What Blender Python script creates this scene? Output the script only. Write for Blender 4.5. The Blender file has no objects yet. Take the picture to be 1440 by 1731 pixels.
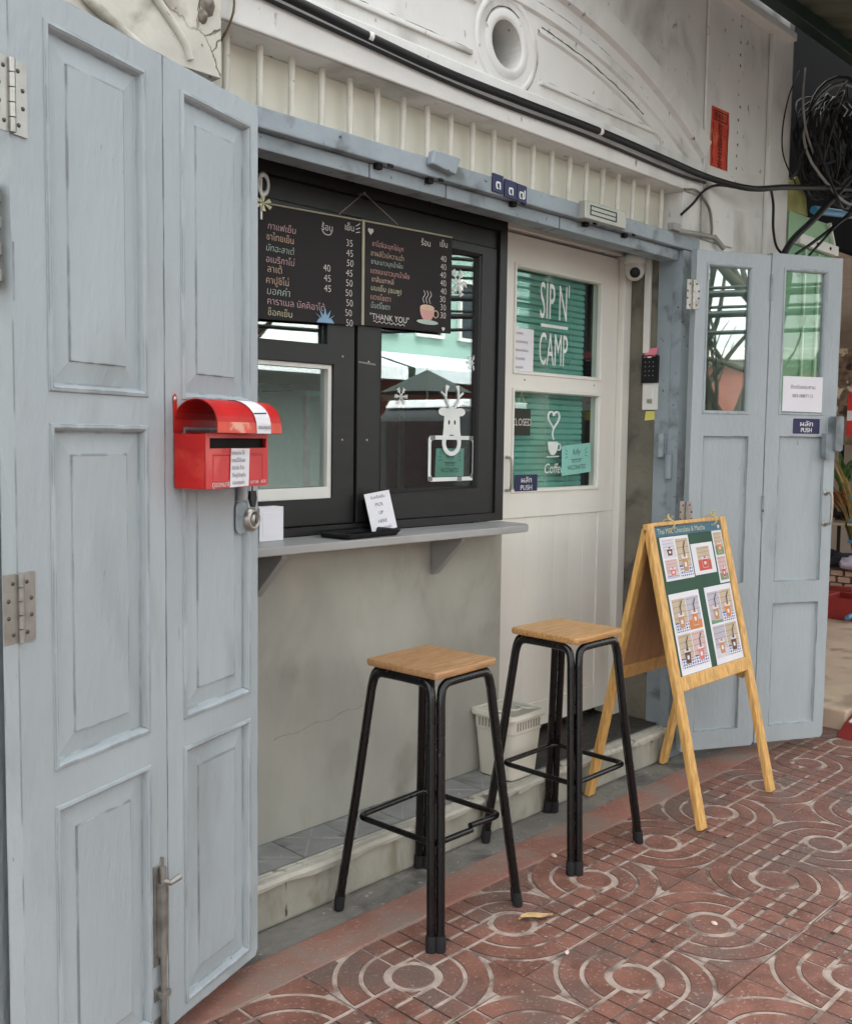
import bpy, math, random
from math import sin, cos, pi, radians as R
from mathutils import Vector, Matrix
from mathutils.geometry import tessellate_polygon
random.seed(7)
sc = bpy.context.scene
col = sc.collection

# ------------------------------------------------------------------ camera
cam_d = bpy.data.cameras.new('camera')
cam = bpy.data.objects.new('camera', cam_d); col.objects.link(cam)
cam_d.sensor_fit = 'VERTICAL'; cam_d.sensor_height = 24.0
cam_d.lens = 24.0 * 1668.6 / 1731.0
cam_d.clip_start = 0.05; cam_d.clip_end = 2000
yaw, pit, rol = R(45.904), R(-4.336), R(0.743)
fw = Vector((sin(yaw)*cos(pit), cos(yaw)*cos(pit), sin(pit)))
rt = Vector((cos(yaw), -sin(yaw), 0)); up = rt.cross(fw)
r2 = rt*cos(rol) + up*sin(rol); u2 = -rt*sin(rol) + up*cos(rol)
M = Matrix((r2, u2, -fw)).transposed().to_4x4(); M.translation = Vector((0, -2.149, 1.372))
cam.matrix_world = M
sc.camera = cam

# ------------------------------------------------------------------ light
SUN_EL, SUN_DIR = 58, Vector((-0.25, 1.0))          # towards the sun, hidden behind the shophouse: the front stands in open shade
w = bpy.data.worlds.new('World'); sc.world = w; w.use_nodes = True
nt = w.node_tree; bg = nt.nodes['Background']
sky = nt.nodes.new('ShaderNodeTexSky'); sky.sky_type = 'NISHITA'; sky.sun_disc = False
sky.sun_elevation = R(SUN_EL); sky.sun_rotation = math.atan2(SUN_DIR.x, SUN_DIR.y)
sky.dust_density = 4.0; sky.air_density = 1.2
hs = nt.nodes.new('ShaderNodeHueSaturation'); hs.inputs['Saturation'].default_value = 0.12
nt.links.new(sky.outputs[0], hs.inputs['Color']); nt.links.new(hs.outputs[0], bg.inputs[0])
bg.inputs[1].default_value = 0.15
sd = bpy.data.lights.new('sun', 'SUN'); so = bpy.data.objects.new('sun', sd); col.objects.link(so)
sd.energy = 1.5; sd.angle = R(14); sd.color = (1.0, 0.985, 0.94)
dv = Vector((SUN_DIR.x, SUN_DIR.y, 0)).normalized()*cos(R(SUN_EL)) + Vector((0, 0, sin(R(SUN_EL))))
so.rotation_euler = dv.to_track_quat('Z', 'Y').to_euler(); so.location = (0, 6, 12)
sc.view_settings.view_transform = 'Standard'; sc.view_settings.look = 'None'
sc.view_settings.exposure = 2.36; sc.view_settings.gamma = 1.0
sc.cycles.max_bounces = 8; sc.cycles.transparent_max_bounces = 12

# ------------------------------------------------------------------ materials
def lin(c):
    return tuple(((x/255)/12.92 if x/255 <= .04045 else ((x/255+.055)/1.055)**2.4) for x in c)
MATS = {}
def mat(name, c, rough=.6, metal=0., var=.10, vs=9., bump=0., bs=70., stretch=(1, 1, 1), dirt=None, spec=.4,
        coat=0., rand=0., emit=None, wear=None, cracks=None, speck=None):
    """c: 8-bit sRGB albedo. var/vs: tone variation; dirt=(sRGB, scale, lo, hi); speck the same at fine scale."""
    if name in MATS: return MATS[name]
    m = bpy.data.materials.new(name); m.use_nodes = True; MATS[name] = m
    t = m.node_tree; N = t.nodes.new; L = t.links.new; p = t.nodes['Principled BSDF']
    c = lin(c)
    p.inputs['Roughness'].default_value = rough; p.inputs['Metallic'].default_value = metal
    p.inputs['Specular IOR Level'].default_value = spec; p.inputs['Coat Weight'].default_value = coat
    tc = N('ShaderNodeTexCoord'); mp = N('ShaderNodeMapping'); mp.inputs['Scale'].default_value = stretch
    oi = N('ShaderNodeObjectInfo')
    add = N('ShaderNodeVectorMath'); add.operation = 'MULTIPLY_ADD'
    cb = N('ShaderNodeCombineXYZ')
    for k in range(3): L(oi.outputs['Random'], cb.inputs[k])
    L(cb.outputs[0], add.inputs[0]); add.inputs[1].default_value = (7.3, 5.1, 9.7); L(tc.outputs['Object'], add.inputs[2])
    L(add.outputs[0], mp.inputs[0])
    def noise(scale, det=5., dist=0., vec=None):
        n = N('ShaderNodeTexNoise'); n.inputs['Scale'].default_value = scale; n.inputs['Detail'].default_value = det
        n.inputs['Distortion'].default_value = dist
        L(vec if vec else mp.outputs[0], n.inputs['Vector']); return n.outputs['Fac']
    def ramp(f, lo, hi):
        r = N('ShaderNodeMapRange'); r.interpolation_type = 'SMOOTHSTEP'
        r.inputs['From Min'].default_value = lo; r.inputs['From Max'].default_value = hi; L(f, r.inputs['Value']); return r.outputs[0]
    def mix(a, b, f, fac=None):
        x = N('ShaderNodeMix'); x.data_type = 'RGBA'
        for s, v in ((6, a), (7, b)):
            if isinstance(v, tuple): x.inputs[s].default_value = (*v, 1)
            else: L(v, x.inputs[s])
        if isinstance(f, float): x.inputs[0].default_value = f
        else: L(f, x.inputs[0])
        return x.outputs[2]
    nf = noise(vs)
    cur = mix(tuple(x*(1-var) for x in c), tuple(min(1, x*(1+var)) for x in c), ramp(nf, .3, .7))
    for d in (dirt, speck):
        if d:
            nd = noise(d[1], 7., .4)
            cur = mix(cur, lin(d[0]), ramp(nd, d[2], d[3]))
    if cracks:
        n3 = N('ShaderNodeTexNoise'); n3.inputs['Scale'].default_value = 2.2; n3.inputs['Detail'].default_value = 6
        L(tc.outputs['Object'], n3.inputs['Vector'])
        ad = N('ShaderNodeVectorMath'); ad.operation = 'MULTIPLY_ADD'; L(n3.outputs['Color'], ad.inputs[0]); ad.inputs[1].default_value = (.5, .5, .5)
        L(tc.outputs['Object'], ad.inputs[2])
        vo = N('ShaderNodeTexVoronoi'); vo.feature = 'DISTANCE_TO_EDGE'; vo.inputs['Scale'].default_value = cracks[0]
        L(ad.outputs[0], vo.inputs['Vector'])
        lt = ramp(vo.outputs['Distance'], cracks[1], 0.0)
        ms = N('ShaderNodeMath'); ms.operation = 'MULTIPLY'; L(lt, ms.inputs[0]); L(ramp(noise(1.7, 3), .5, .62), ms.inputs[1])
        cur = mix(cur, lin(cracks[2]), ms.outputs[0])
    if wear:                                   # chipped and grubby paint along edges, broken up by noise
        be = N('ShaderNodeBevel'); be.samples = 4; be.inputs['Radius'].default_value = wear[1]
        ge = N('ShaderNodeNewGeometry'); dp = N('ShaderNodeVectorMath'); dp.operation = 'DOT_PRODUCT'
        L(be.outputs[0], dp.inputs[0]); L(ge.outputs['Normal'], dp.inputs[1])
        ed = ramp(dp.outputs['Value'], .985, .90); mm = N('ShaderNodeMath'); mm.operation = 'MULTIPLY'
        L(ed, mm.inputs[0]); L(ramp(noise(22, 6), .43, .58), mm.inputs[1]); cur = mix(cur, lin(wear[0]), mm.outputs[0])
    if rand:
        hv = N('ShaderNodeHueSaturation'); rr = N('ShaderNodeMapRange')
        rr.inputs['To Min'].default_value = 1-rand; rr.inputs['To Max'].default_value = 1+rand
        L(oi.outputs['Random'], rr.inputs['Value']); L(rr.outputs[0], hv.inputs['Value']); L(cur, hv.inputs['Color']); cur = hv.outputs[0]
    L(cur, p.inputs['Base Color'])
    if bump:
        b = N('ShaderNodeBump'); b.inputs['Strength'].default_value = bump; b.inputs['Distance'].default_value = .01
        L(noise(bs, 6.), b.inputs['Height']); L(b.outputs[0], p.inputs['Normal'])
    rg = N('ShaderNodeMapRange'); rg.inputs['To Min'].default_value = max(.02, rough-.08); rg.inputs['To Max'].default_value = min(1, rough+.1)
    L(nf, rg.inputs['Value']); L(rg.outputs[0], p.inputs['Roughness'])
    if emit:
        p.inputs['Emission Color'].default_value = (*lin(emit[0]), 1); p.inputs['Emission Strength'].default_value = emit[1]
    return m
def glass(name, tint, refl):
    if name in MATS: return MATS[name]
    m = bpy.data.materials.new(name); m.use_nodes = True; MATS[name] = m
    t = m.node_tree; t.nodes.clear(); N = t.nodes.new; L = t.links.new
    o = N('ShaderNodeOutputMaterial'); x = N('ShaderNodeMixShader'); tr = N('ShaderNodeBsdfTransparent'); g = N('ShaderNodeBsdfGlossy')
    tr.inputs[0].default_value = (*tint, 1); g.inputs['Roughness'].default_value = 0.012; g.inputs[0].default_value = (.96, 1, .98, 1)
    lw = N('ShaderNodeLayerWeight'); lw.inputs[0].default_value = .5
    fr = N('ShaderNodeMath'); fr.operation = 'POWER'; fr.inputs[1].default_value = 5; L(lw.outputs['Facing'], fr.inputs[0])
    ma = N('ShaderNodeMath'); ma.operation = 'MULTIPLY_ADD'; ma.inputs[1].default_value = .8; ma.inputs[2].default_value = refl; ma.use_clamp = True
    tc = N('ShaderNodeTexCoord'); n = N('ShaderNodeTexNoise'); n.inputs['Scale'].default_value = 3; b = N('ShaderNodeBump'); b.inputs['Strength'].default_value = .02
    L(tc.outputs['Object'], n.inputs['Vector']); L(n.outputs['Fac'], b.inputs['Height']); L(b.outputs[0], g.inputs['Normal'])
    L(fr.outputs[0], ma.inputs[0]); L(ma.outputs[0], x.inputs[0]); L(tr.outputs[0], x.inputs[1]); L(g.outputs[0], x.inputs[2]); L(x.outputs[0], o.inputs[0])
    return m

BLUE = mat('blue_grey_paint', (166, 175, 179), .5, var=.06, vs=3.5, bump=.36, bs=52, stretch=(1, 1, .34), wear=((100, 105, 105), .006), dirt=((150, 157, 159), 6, .54, .80), speck=((122, 130, 132), 46, .71, .77), spec=.35)
BLUE2 = mat('worn_blue_paint', (144, 155, 161), .5, var=.10, vs=5, bump=.3, bs=30, dirt=((104, 110, 112), 8, .50, .72), speck=((64, 66, 66), 48, .66, .71))
WALL = mat('white_plaster', (216, 216, 212), .85, var=.05, vs=3, bump=.30, bs=22, stretch=(1, 1, .6), dirt=((158, 157, 149), 3.4, .50, .76), speck=((126, 123, 115), 26, .66, .75))
WALLD = mat('old_plaster', (196, 193, 182), .9, var=.10, vs=6, bump=.7, bs=18, dirt=((138, 132, 120), 6, .50, .70), speck=((90, 84, 76), 30, .66, .74), cracks=(3.2, .012, (70, 62, 55)))
CREAM = mat('cream_panel', (222, 219, 204), .6, var=.03, vs=3)
BARW = mat('bar_paint', (206, 203, 192), .6, var=.08, vs=14, speck=((120, 105, 88), 50, .68, .74))
WDOOR = mat('white_door_paint', (229, 227, 218), .45, var=.03, vs=4, bump=.06, bs=40, stretch=(1, 1, .3), dirt=((188, 186, 174), 3.2, .58, .85))
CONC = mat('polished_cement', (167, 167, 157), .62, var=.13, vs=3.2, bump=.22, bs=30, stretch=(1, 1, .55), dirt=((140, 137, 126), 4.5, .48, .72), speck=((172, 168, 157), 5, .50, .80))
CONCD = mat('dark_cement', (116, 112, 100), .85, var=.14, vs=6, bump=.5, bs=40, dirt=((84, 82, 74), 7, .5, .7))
RISER = mat('peeling_riser', (160, 157, 145), .85, var=.14, vs=10, bump=.7, bs=30, dirt=((136, 130, 112), 9, .50, .66), speck=((84, 76, 62), 16, .66, .70), stretch=(1, 1, .5))
NOSE = mat('nosing_cement', (186, 182, 170), .8, var=.12, vs=12, bump=.5, bs=40, dirt=((110, 104, 92), 12, .56, .68))
FLT = mat('grey_floor_tile', (142, 143, 141), .5, var=.12, vs=12, dirt=((98, 97, 92), 7, .55, .75), speck=((176, 176, 172), 26, .64, .74))
MATB = mat('door_mat', (66, 63, 58), .95, var=.3, vs=60, bump=1., bs=160)
BLACKW = mat('charcoal_wood_paint', (35, 34, 34), .42, var=.10, vs=4, bump=.10, bs=30, stretch=(.4, 1, 1))
BLACKD = mat('black_soffit', (26, 25, 25), .7)
COUNT = mat('counter_grey', (158, 158, 156), .42, var=.06, vs=6, dirt=((128, 128, 125), 5, .6, .8))
STEEL = mat('brushed_steel', (172, 170, 164), .34, .85, var=.12, vs=30)
STEELD = mat('aged_steel', (150, 148, 142), .45, .7, var=.2, vs=30)
TUBE = mat('black_enamel_tube', (8, 8, 9), .27, spec=.45, var=.1, vs=20, coat=.12, speck=((64, 60, 56), 70, .70, .74))
RUB = mat('black_rubber', (34, 34, 36), .75, bump=.2)
WOOD = mat('stool_seat_wood', (192, 146, 92), .42, var=.20, vs=5, stretch=(2, 34, 20), bump=.06, bs=12, dirt=((150, 104, 58), 3.5, .5, .75), coat=.15)
WOOD2 = mat('stool_seat_worn_wood', (172, 132, 92), .5, var=.20, vs=5, stretch=(2, 34, 20), bump=.08, bs=12, dirt=((196, 158, 116), 3.2, .56, .72), speck=((120, 82, 50), 6, .6, .7))
PINE = mat('pine_stick', (212, 166, 98), .5, var=.20, vs=4, stretch=(22, 22, 1.4), bump=.14, bs=14, dirt=((186, 130, 62), 2.5, .55, .75))
PLY = mat('plywood_back', (176, 132, 92), .7, var=.10, vs=5, stretch=(8, 8, 1))
GREENB = mat('green_board', (50, 82, 66), .75, var=.10, vs=8)
HEADB = mat('blue_green_header', (66, 106, 124), .6, var=.10, vs=8)
PAPER = mat('white_paper', (226, 225, 230), .7, var=.03, vs=5)
INK = mat('grey_ink', (84, 84, 90), .8); INKB = mat('blue_ink', (60, 66, 96), .8)
RED = mat('red_tin', (190, 24, 22), .44, var=.16, vs=8, spec=.45, coat=.0, bump=.05, bs=20, dirt=((202, 66, 54), 9, .52, .72), speck=((120, 40, 28), 70, .68, .73), wear=((96, 40, 30), .004))
REDF = mat('faded_red_tin', (200, 62, 62), .42, var=.08, vs=10, dirt=((214, 96, 90), 9, .5, .7))
REDF2 = mat('sun_bleached_red', (214, 84, 66), .42, var=.1, vs=30, speck=((232, 170, 150), 24, .55, .68))
DARK = mat('dark_gap', (14, 13, 13), .8)
CHALKB = mat('chalkboard', (36, 34, 34), .8, var=.12, vs=5, dirt=((48, 46, 45), 3, .55, .8))
CHW = mat('chalk_white', (205, 200, 195), .9); CHP = mat('chalk_pink', (206, 172, 178), .9); CHO = mat('chalk_peach', (208, 180, 158), .9)
CHG = mat('chalk_mint', (176, 192, 182), .9); CHB = mat('chalk_blue', (130, 164, 190), .9); CHY = mat('chalk_yellow', (206, 202, 170), .9); CHC = mat('chalk_coral', (205, 158, 150), .9)
VINYL = mat('white_vinyl', (222, 226, 222), .5)
TEAL = mat('teal_slat', (112, 180, 162), .45, var=.05, vs=5)
MINT = mat('mint_card', (136, 196, 182), .7, var=.05)
NAVY = mat('navy_enamel', (38, 36, 78), .35, var=.15, vs=20)
PLASW = mat('white_plastic', (222, 222, 216), .35, var=.03)
PLASB = mat('black_plastic', (12, 12, 14), .3)
BINM = mat('bin_plastic', (224, 220, 206), .4, var=.03, vs=6)
COND = mat('black_conduit', (23, 23, 24), .5, var=.15, vs=20)
TILE = mat('terracotta_tile', (128, 87, 74), .5, var=.24, vs=12, bump=.35, bs=120, dirt=((112, 92, 84), 3.2, .42, .66), speck=((160, 138, 128), 110, .58, .70), rand=.10)
GROUT = mat('worn_groove', (174, 157, 145), .9, var=.2, vs=20, bump=.5, bs=60, dirt=((112, 92, 82), 9, .46, .64))
REDC = mat('red_painted_cement', (148, 104, 90), .75, var=.16, vs=5, bump=.3, bs=60, dirt=((138, 122, 110), 4.0, .42, .62), speck=((164, 122, 113), 90, .55, .68))
GREYC = mat('grey_cement_strip', (126, 123, 116), .9, var=.18, vs=6, bump=.5, bs=50, dirt=((90, 88, 84), 6, .48, .66), speck=((164, 160, 150), 30, .64, .72))
G_WIN = glass('window_glass', (.86, .92, .90), .17)
G_DOOR = glass('door_glass', (.92, .96, .95), .07)
G_LEAF = glass('leaf_glass', (.62, .74, .70), .34)
G_LEAF2 = glass('clear_leaf_glass', (.92, .97, .94), .06)

# ------------------------------------------------------------------ mesh helpers
class MB:
    def __init__(s): s.v = []; s.f = []; s.m = []; s.s = []; s.mi = 0; s.M = Matrix()
    def add(s, vs, fs, smooth=False):
        o = len(s.v)
        s.v += [tuple(s.M @ Vector(v)) for v in vs]
        for f in fs: s.f.append(tuple(o+i for i in f)); s.m.append(s.mi); s.s.append(smooth)
    def box(s, x0, y0, z0, x1, y1, z1):
        s.add([(x0, y0, z0), (x1, y0, z0), (x1, y1, z0), (x0, y1, z0), (x0, y0, z1), (x1, y0, z1), (x1, y1, z1), (x0, y1, z1)],
              [(0, 3, 2, 1), (4, 5, 6, 7), (0, 1, 5, 4), (1, 2, 6, 5), (2, 3, 7, 6), (3, 0, 4, 7)])
    def bar(s, a, b, w, d, side=Vector((1, 0, 0))):
        """box of section w (along side) x d between a and b"""
        a = Vector(a); b = Vector(b); t = (b-a).normalized(); sd_ = (side - t*side.dot(t)).normalized(); n = t.cross(sd_)
        q = [sd_*w/2*i + n*d/2*j for i, j in ((-1, -1), (1, -1), (1, 1), (-1, 1))]
        s.add([a+k for k in q]+[b+k for k in q], [(3, 2, 1, 0), (4, 5, 6, 7), (0, 1, 5, 4), (1, 2, 6, 5), (2, 3, 7, 6), (3, 0, 4, 7)])
    def tube(s, pts, r, n=8, closed=False, caps=True):
        pts = [Vector(p) for p in pts]; k = len(pts); vs = []; fs = []
        prev = None
        for i, p in enumerate(pts):
            if closed: t = pts[(i+1) % k]-pts[i-1]
            else: t = pts[min(i+1, k-1)]-pts[max(i-1, 0)]
            t.normalize()
            if prev is None:
                a = Vector((0, 0, 1)) if abs(t.z) < .9 else Vector((1, 0, 0)); u = t.cross(a).normalized()
            else: u = (prev - t*prev.dot(t)).normalized()
            prev = u; v_ = t.cross(u); rr = r[i] if isinstance(r, (list, tuple)) else r
            vs += [p+(u*cos(2*pi*j/n)+v_*sin(2*pi*j/n))*rr for j in range(n)]
        for i in range(k if closed else k-1):
            a = i*n; b = ((i+1) % k)*n
            fs += [(a+j, a+(j+1) % n, b+(j+1) % n, b+j) for j in range(n)]
        s.add(vs, fs, True)
        if caps and not closed:
            s.add(vs[:n], [tuple(range(n-1, -1, -1))]); s.add(vs[-n:], [tuple(range(n))])
    def lathe(s, prof, n=20, M=None, smooth=True, a0=0., a1=2*pi):
        old = s.M; s.M = s.M @ (M or Matrix()); vs = []; fs = []; k = len(prof)
        full = abs(a1-a0-2*pi) < 1e-6; nn = n if full else n+1
        for j in range(nn):
            a = a0+(a1-a0)*j/n
            vs += [(r*cos(a), r*sin(a), z) for r, z in prof]
        for j in range(n):
            a = j*k; b = ((j+1) % nn)*k
            fs += [(a+i, b+i, b+i+1, a+i+1) for i in range(k-1)]
        s.add(vs, fs, smooth); s.M = old
    def plate(s, outer, holes=(), d0=0., d1=.001, M=None):
        """polygon in local XZ, thick from y=d0 (front) to y=d1"""
        old = s.M; s.M = s.M @ (M or Matrix())
        polys = [[Vector((x, z, 0)) for x, z in p] for p in (outer, *holes)]
        tris = tessellate_polygon(polys); flat = [p for q in polys for p in q]; n = len(flat)
        vs = [(p.x, d0, p.y) for p in flat]+[(p.x, d1, p.y) for p in flat]
        fs = []
        for t in tris:
            a, b, c = (flat[i] for i in t)
            if (b-a).cross(c-a).z < 0: t = (t[0], t[2], t[1])
            fs.append(tuple(t)); fs.append(tuple(n+i for i in reversed(t)))
        o = 0
        for q in polys:
            k = len(q)
            fs += [(o+i, n+o+i, n+o+(i+1) % k, o+(i+1) % k) for i in range(k)]
            o += k
        s.add(vs, fs); s.M = old
    def rloops(s, x0, z0, x1, z1, prof, cap=True):
        """concentric rectangles (inset, depth y) in XZ facing -y"""
        vs = []; fs = []
        for i, y in prof: vs += [(x0+i, y, z0+i), (x1-i, y, z0+i), (x1-i, y, z1-i), (x0+i, y, z1-i)]
        for k in range(len(prof)-1):
            a = 4*k; fs += [(a+j, a+(j+1) % 4, a+4+(j+1) % 4, a+4+j) for j in range(4)]
        if cap: a = 4*(len(prof)-1); fs.append((a, a+1, a+2, a+3))
        s.add(vs, fs)
    def text(s, st, size, x, z, y=0., sx=1., align='LEFT', M=None, slant=0., thin=0.):
        vs, fs = text_geo(st, thin); old = s.M; s.M = s.M @ (M or Matrix())
        if not vs: return
        w_ = max(v[0] for v in vs)-min(v[0] for v in vs); o = {'LEFT': 0, 'CENTER': -w_/2, 'RIGHT': -w_}[align]; mn = min(v[0] for v in vs)
        s.add([(x+((v[0]-mn+o)*sx+v[1]*slant)*size, y, z+v[1]*size) for v in vs], fs); s.M = old
    def build(s, name, mats, parent=None, M=None, bevel=0., seg=2, **tags):
        me = bpy.data.meshes.new(name); me.from_pydata(s.v, [], s.f)
        for m_ in (mats if isinstance(mats, (list, tuple)) else [mats]): me.materials.append(m_)
        me.polygons.foreach_set('material_index', s.m); me.polygons.foreach_set('use_smooth', s.s); me.update()
        o = bpy.data.objects.new(name, me); col.objects.link(o)
        if M is not None: o.matrix_basis = M
        if parent: o.parent = parent
        if bevel:
            b = o.modifiers.new('bevel', 'BEVEL'); b.width = bevel; b.segments = seg; b.limit_method = 'ANGLE'; b.angle_limit = R(40)
        return tag(o, **tags)
_tx = {}
def text_geo(st, thin=0.):
    if (st, thin) in _tx: return _tx[st, thin]
    cu = bpy.data.curves.new('t', 'FONT'); cu.body = st; cu.size = 1.; cu.resolution_u = 3; cu.offset = -thin
    o = bpy.data.objects.new('t', cu); col.objects.link(o)
    dg = bpy.context.evaluated_depsgraph_get(); e = o.evaluated_get(dg); me = e.to_mesh()
    vs = [tuple(v.co) for v in me.vertices]; fs = [tuple(p.vertices) for p in me.polygons]
    e.to_mesh_clear(); bpy.data.objects.remove(o); bpy.data.curves.remove(cu)
    _tx[st, thin] = (vs, fs); return vs, fs
def tag(o, label=None, cat=None, group=None, kind=None):
    if label: o['label'] = label
    if cat: o['category'] = cat
    if group: o['group'] = group
    if kind: o['kind'] = kind
    return o
def empty(name, loc=(0, 0, 0), rz=0., **tags):
    o = bpy.data.objects.new(name, None); col.objects.link(o); o.location = loc; o.rotation_euler = (0, 0, rz); o.empty_display_size = .1
    return tag(o, **tags)
def one(fn, name, mats, parent=None, bevel=0., M=None, **tags):
    b = MB(); fn(b); return b.build(name, mats, parent, M, bevel, **tags)
def dup(o, parent=None, **tags):
    c = o.copy(); col.objects.link(c); c.parent = parent
    for ch in list(o.children): dup(ch, c)
    return tag(c, **tags)
def circ(cx, cz, r, n=24, a0=0., a1=2*pi, rz=None):
    full = abs(a1-a0-2*pi) < 1e-6
    return [(cx+r*cos(a0+(a1-a0)*i/n), cz+(rz or r)*sin(a0+(a1-a0)*i/n)) for i in range(n if full else n+1)]
def rrect(x0, z0, x1, z1, r, n=5):
    p = []
    for cx, cz, a in ((x1-r, z0+r, -pi/2), (x1-r, z1-r, 0), (x0+r, z1-r, pi/2), (x0+r, z0+r, pi)): p += circ(cx, cz, r, n, a, a+pi/2)
    return p
def T(x, y, z): return Matrix.Translation((x, y, z))
def RZ(d): return Matrix.Rotation(R(d), 4, 'Z')
def RX(d): return Matrix.Rotation(R(d), 4, 'X')
def RY(d): return Matrix.Rotation(R(d), 4, 'Y')
def spline(pts, n=6):
    P = [Vector(p) for p in pts]; P = [2*P[0]-P[1]]+P+[2*P[-1]-P[-2]]; out = []
    for i in range(1, len(P)-2):
        for k in range(n):
            t = k/n; a, b, c, d = P[i-1:i+3]
            out.append(.5*((2*b)+(c-a)*t+(2*a-5*b+4*c-d)*t*t+(3*b-a-3*c+d)*t**3))
    return out+[P[-2]]

# ================================================================== SETTING
one(lambda b: b.add([(-400, -400, -.16), (400, -400, -.16), (400, 400, -.16), (-400, 400, -.16)], [(0, 1, 2, 3)]), 'ground',
    mat('far_ground', (112, 108, 102), .95, var=.2, vs=.3), label='flat grey ground reaching to the horizon', kind='structure')
one(lambda b: b.box(-40, -9.2, -.155, 40, -3.1, -.12), 'road', mat('asphalt', (66, 66, 68), .9, var=.2, vs=3, bump=.4, bs=80), label='grey asphalt street in front of the pavement', kind='structure')
one(lambda b: b.box(-40, -3.25, -.155, 40, -3.06, .0), 'kerb', mat('kerb_stone', (150, 146, 138), .9, var=.15, bump=.3), bevel=.015, label='low stone kerb along the street', kind='structure')
pave = one(lambda b: b.box(-3, -3.058, -.15, 9.0, -.2525, -.022), 'pavement', GROUT, label='pavement of patterned terracotta tiles', kind='structure')
one(lambda b: b.box(-3, -.2525, -.15, 4.6, -.112, .0), 'painted_border', REDC, bevel=.006, label='faded red painted cement border beside the tiles', kind='structure')
one(lambda b: b.box(-3, -.112, -.15, 4.6, .02, -.004), 'cement_strip', GREYC, label='rough grey cement strip at the foot of the step', kind='structure')

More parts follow.
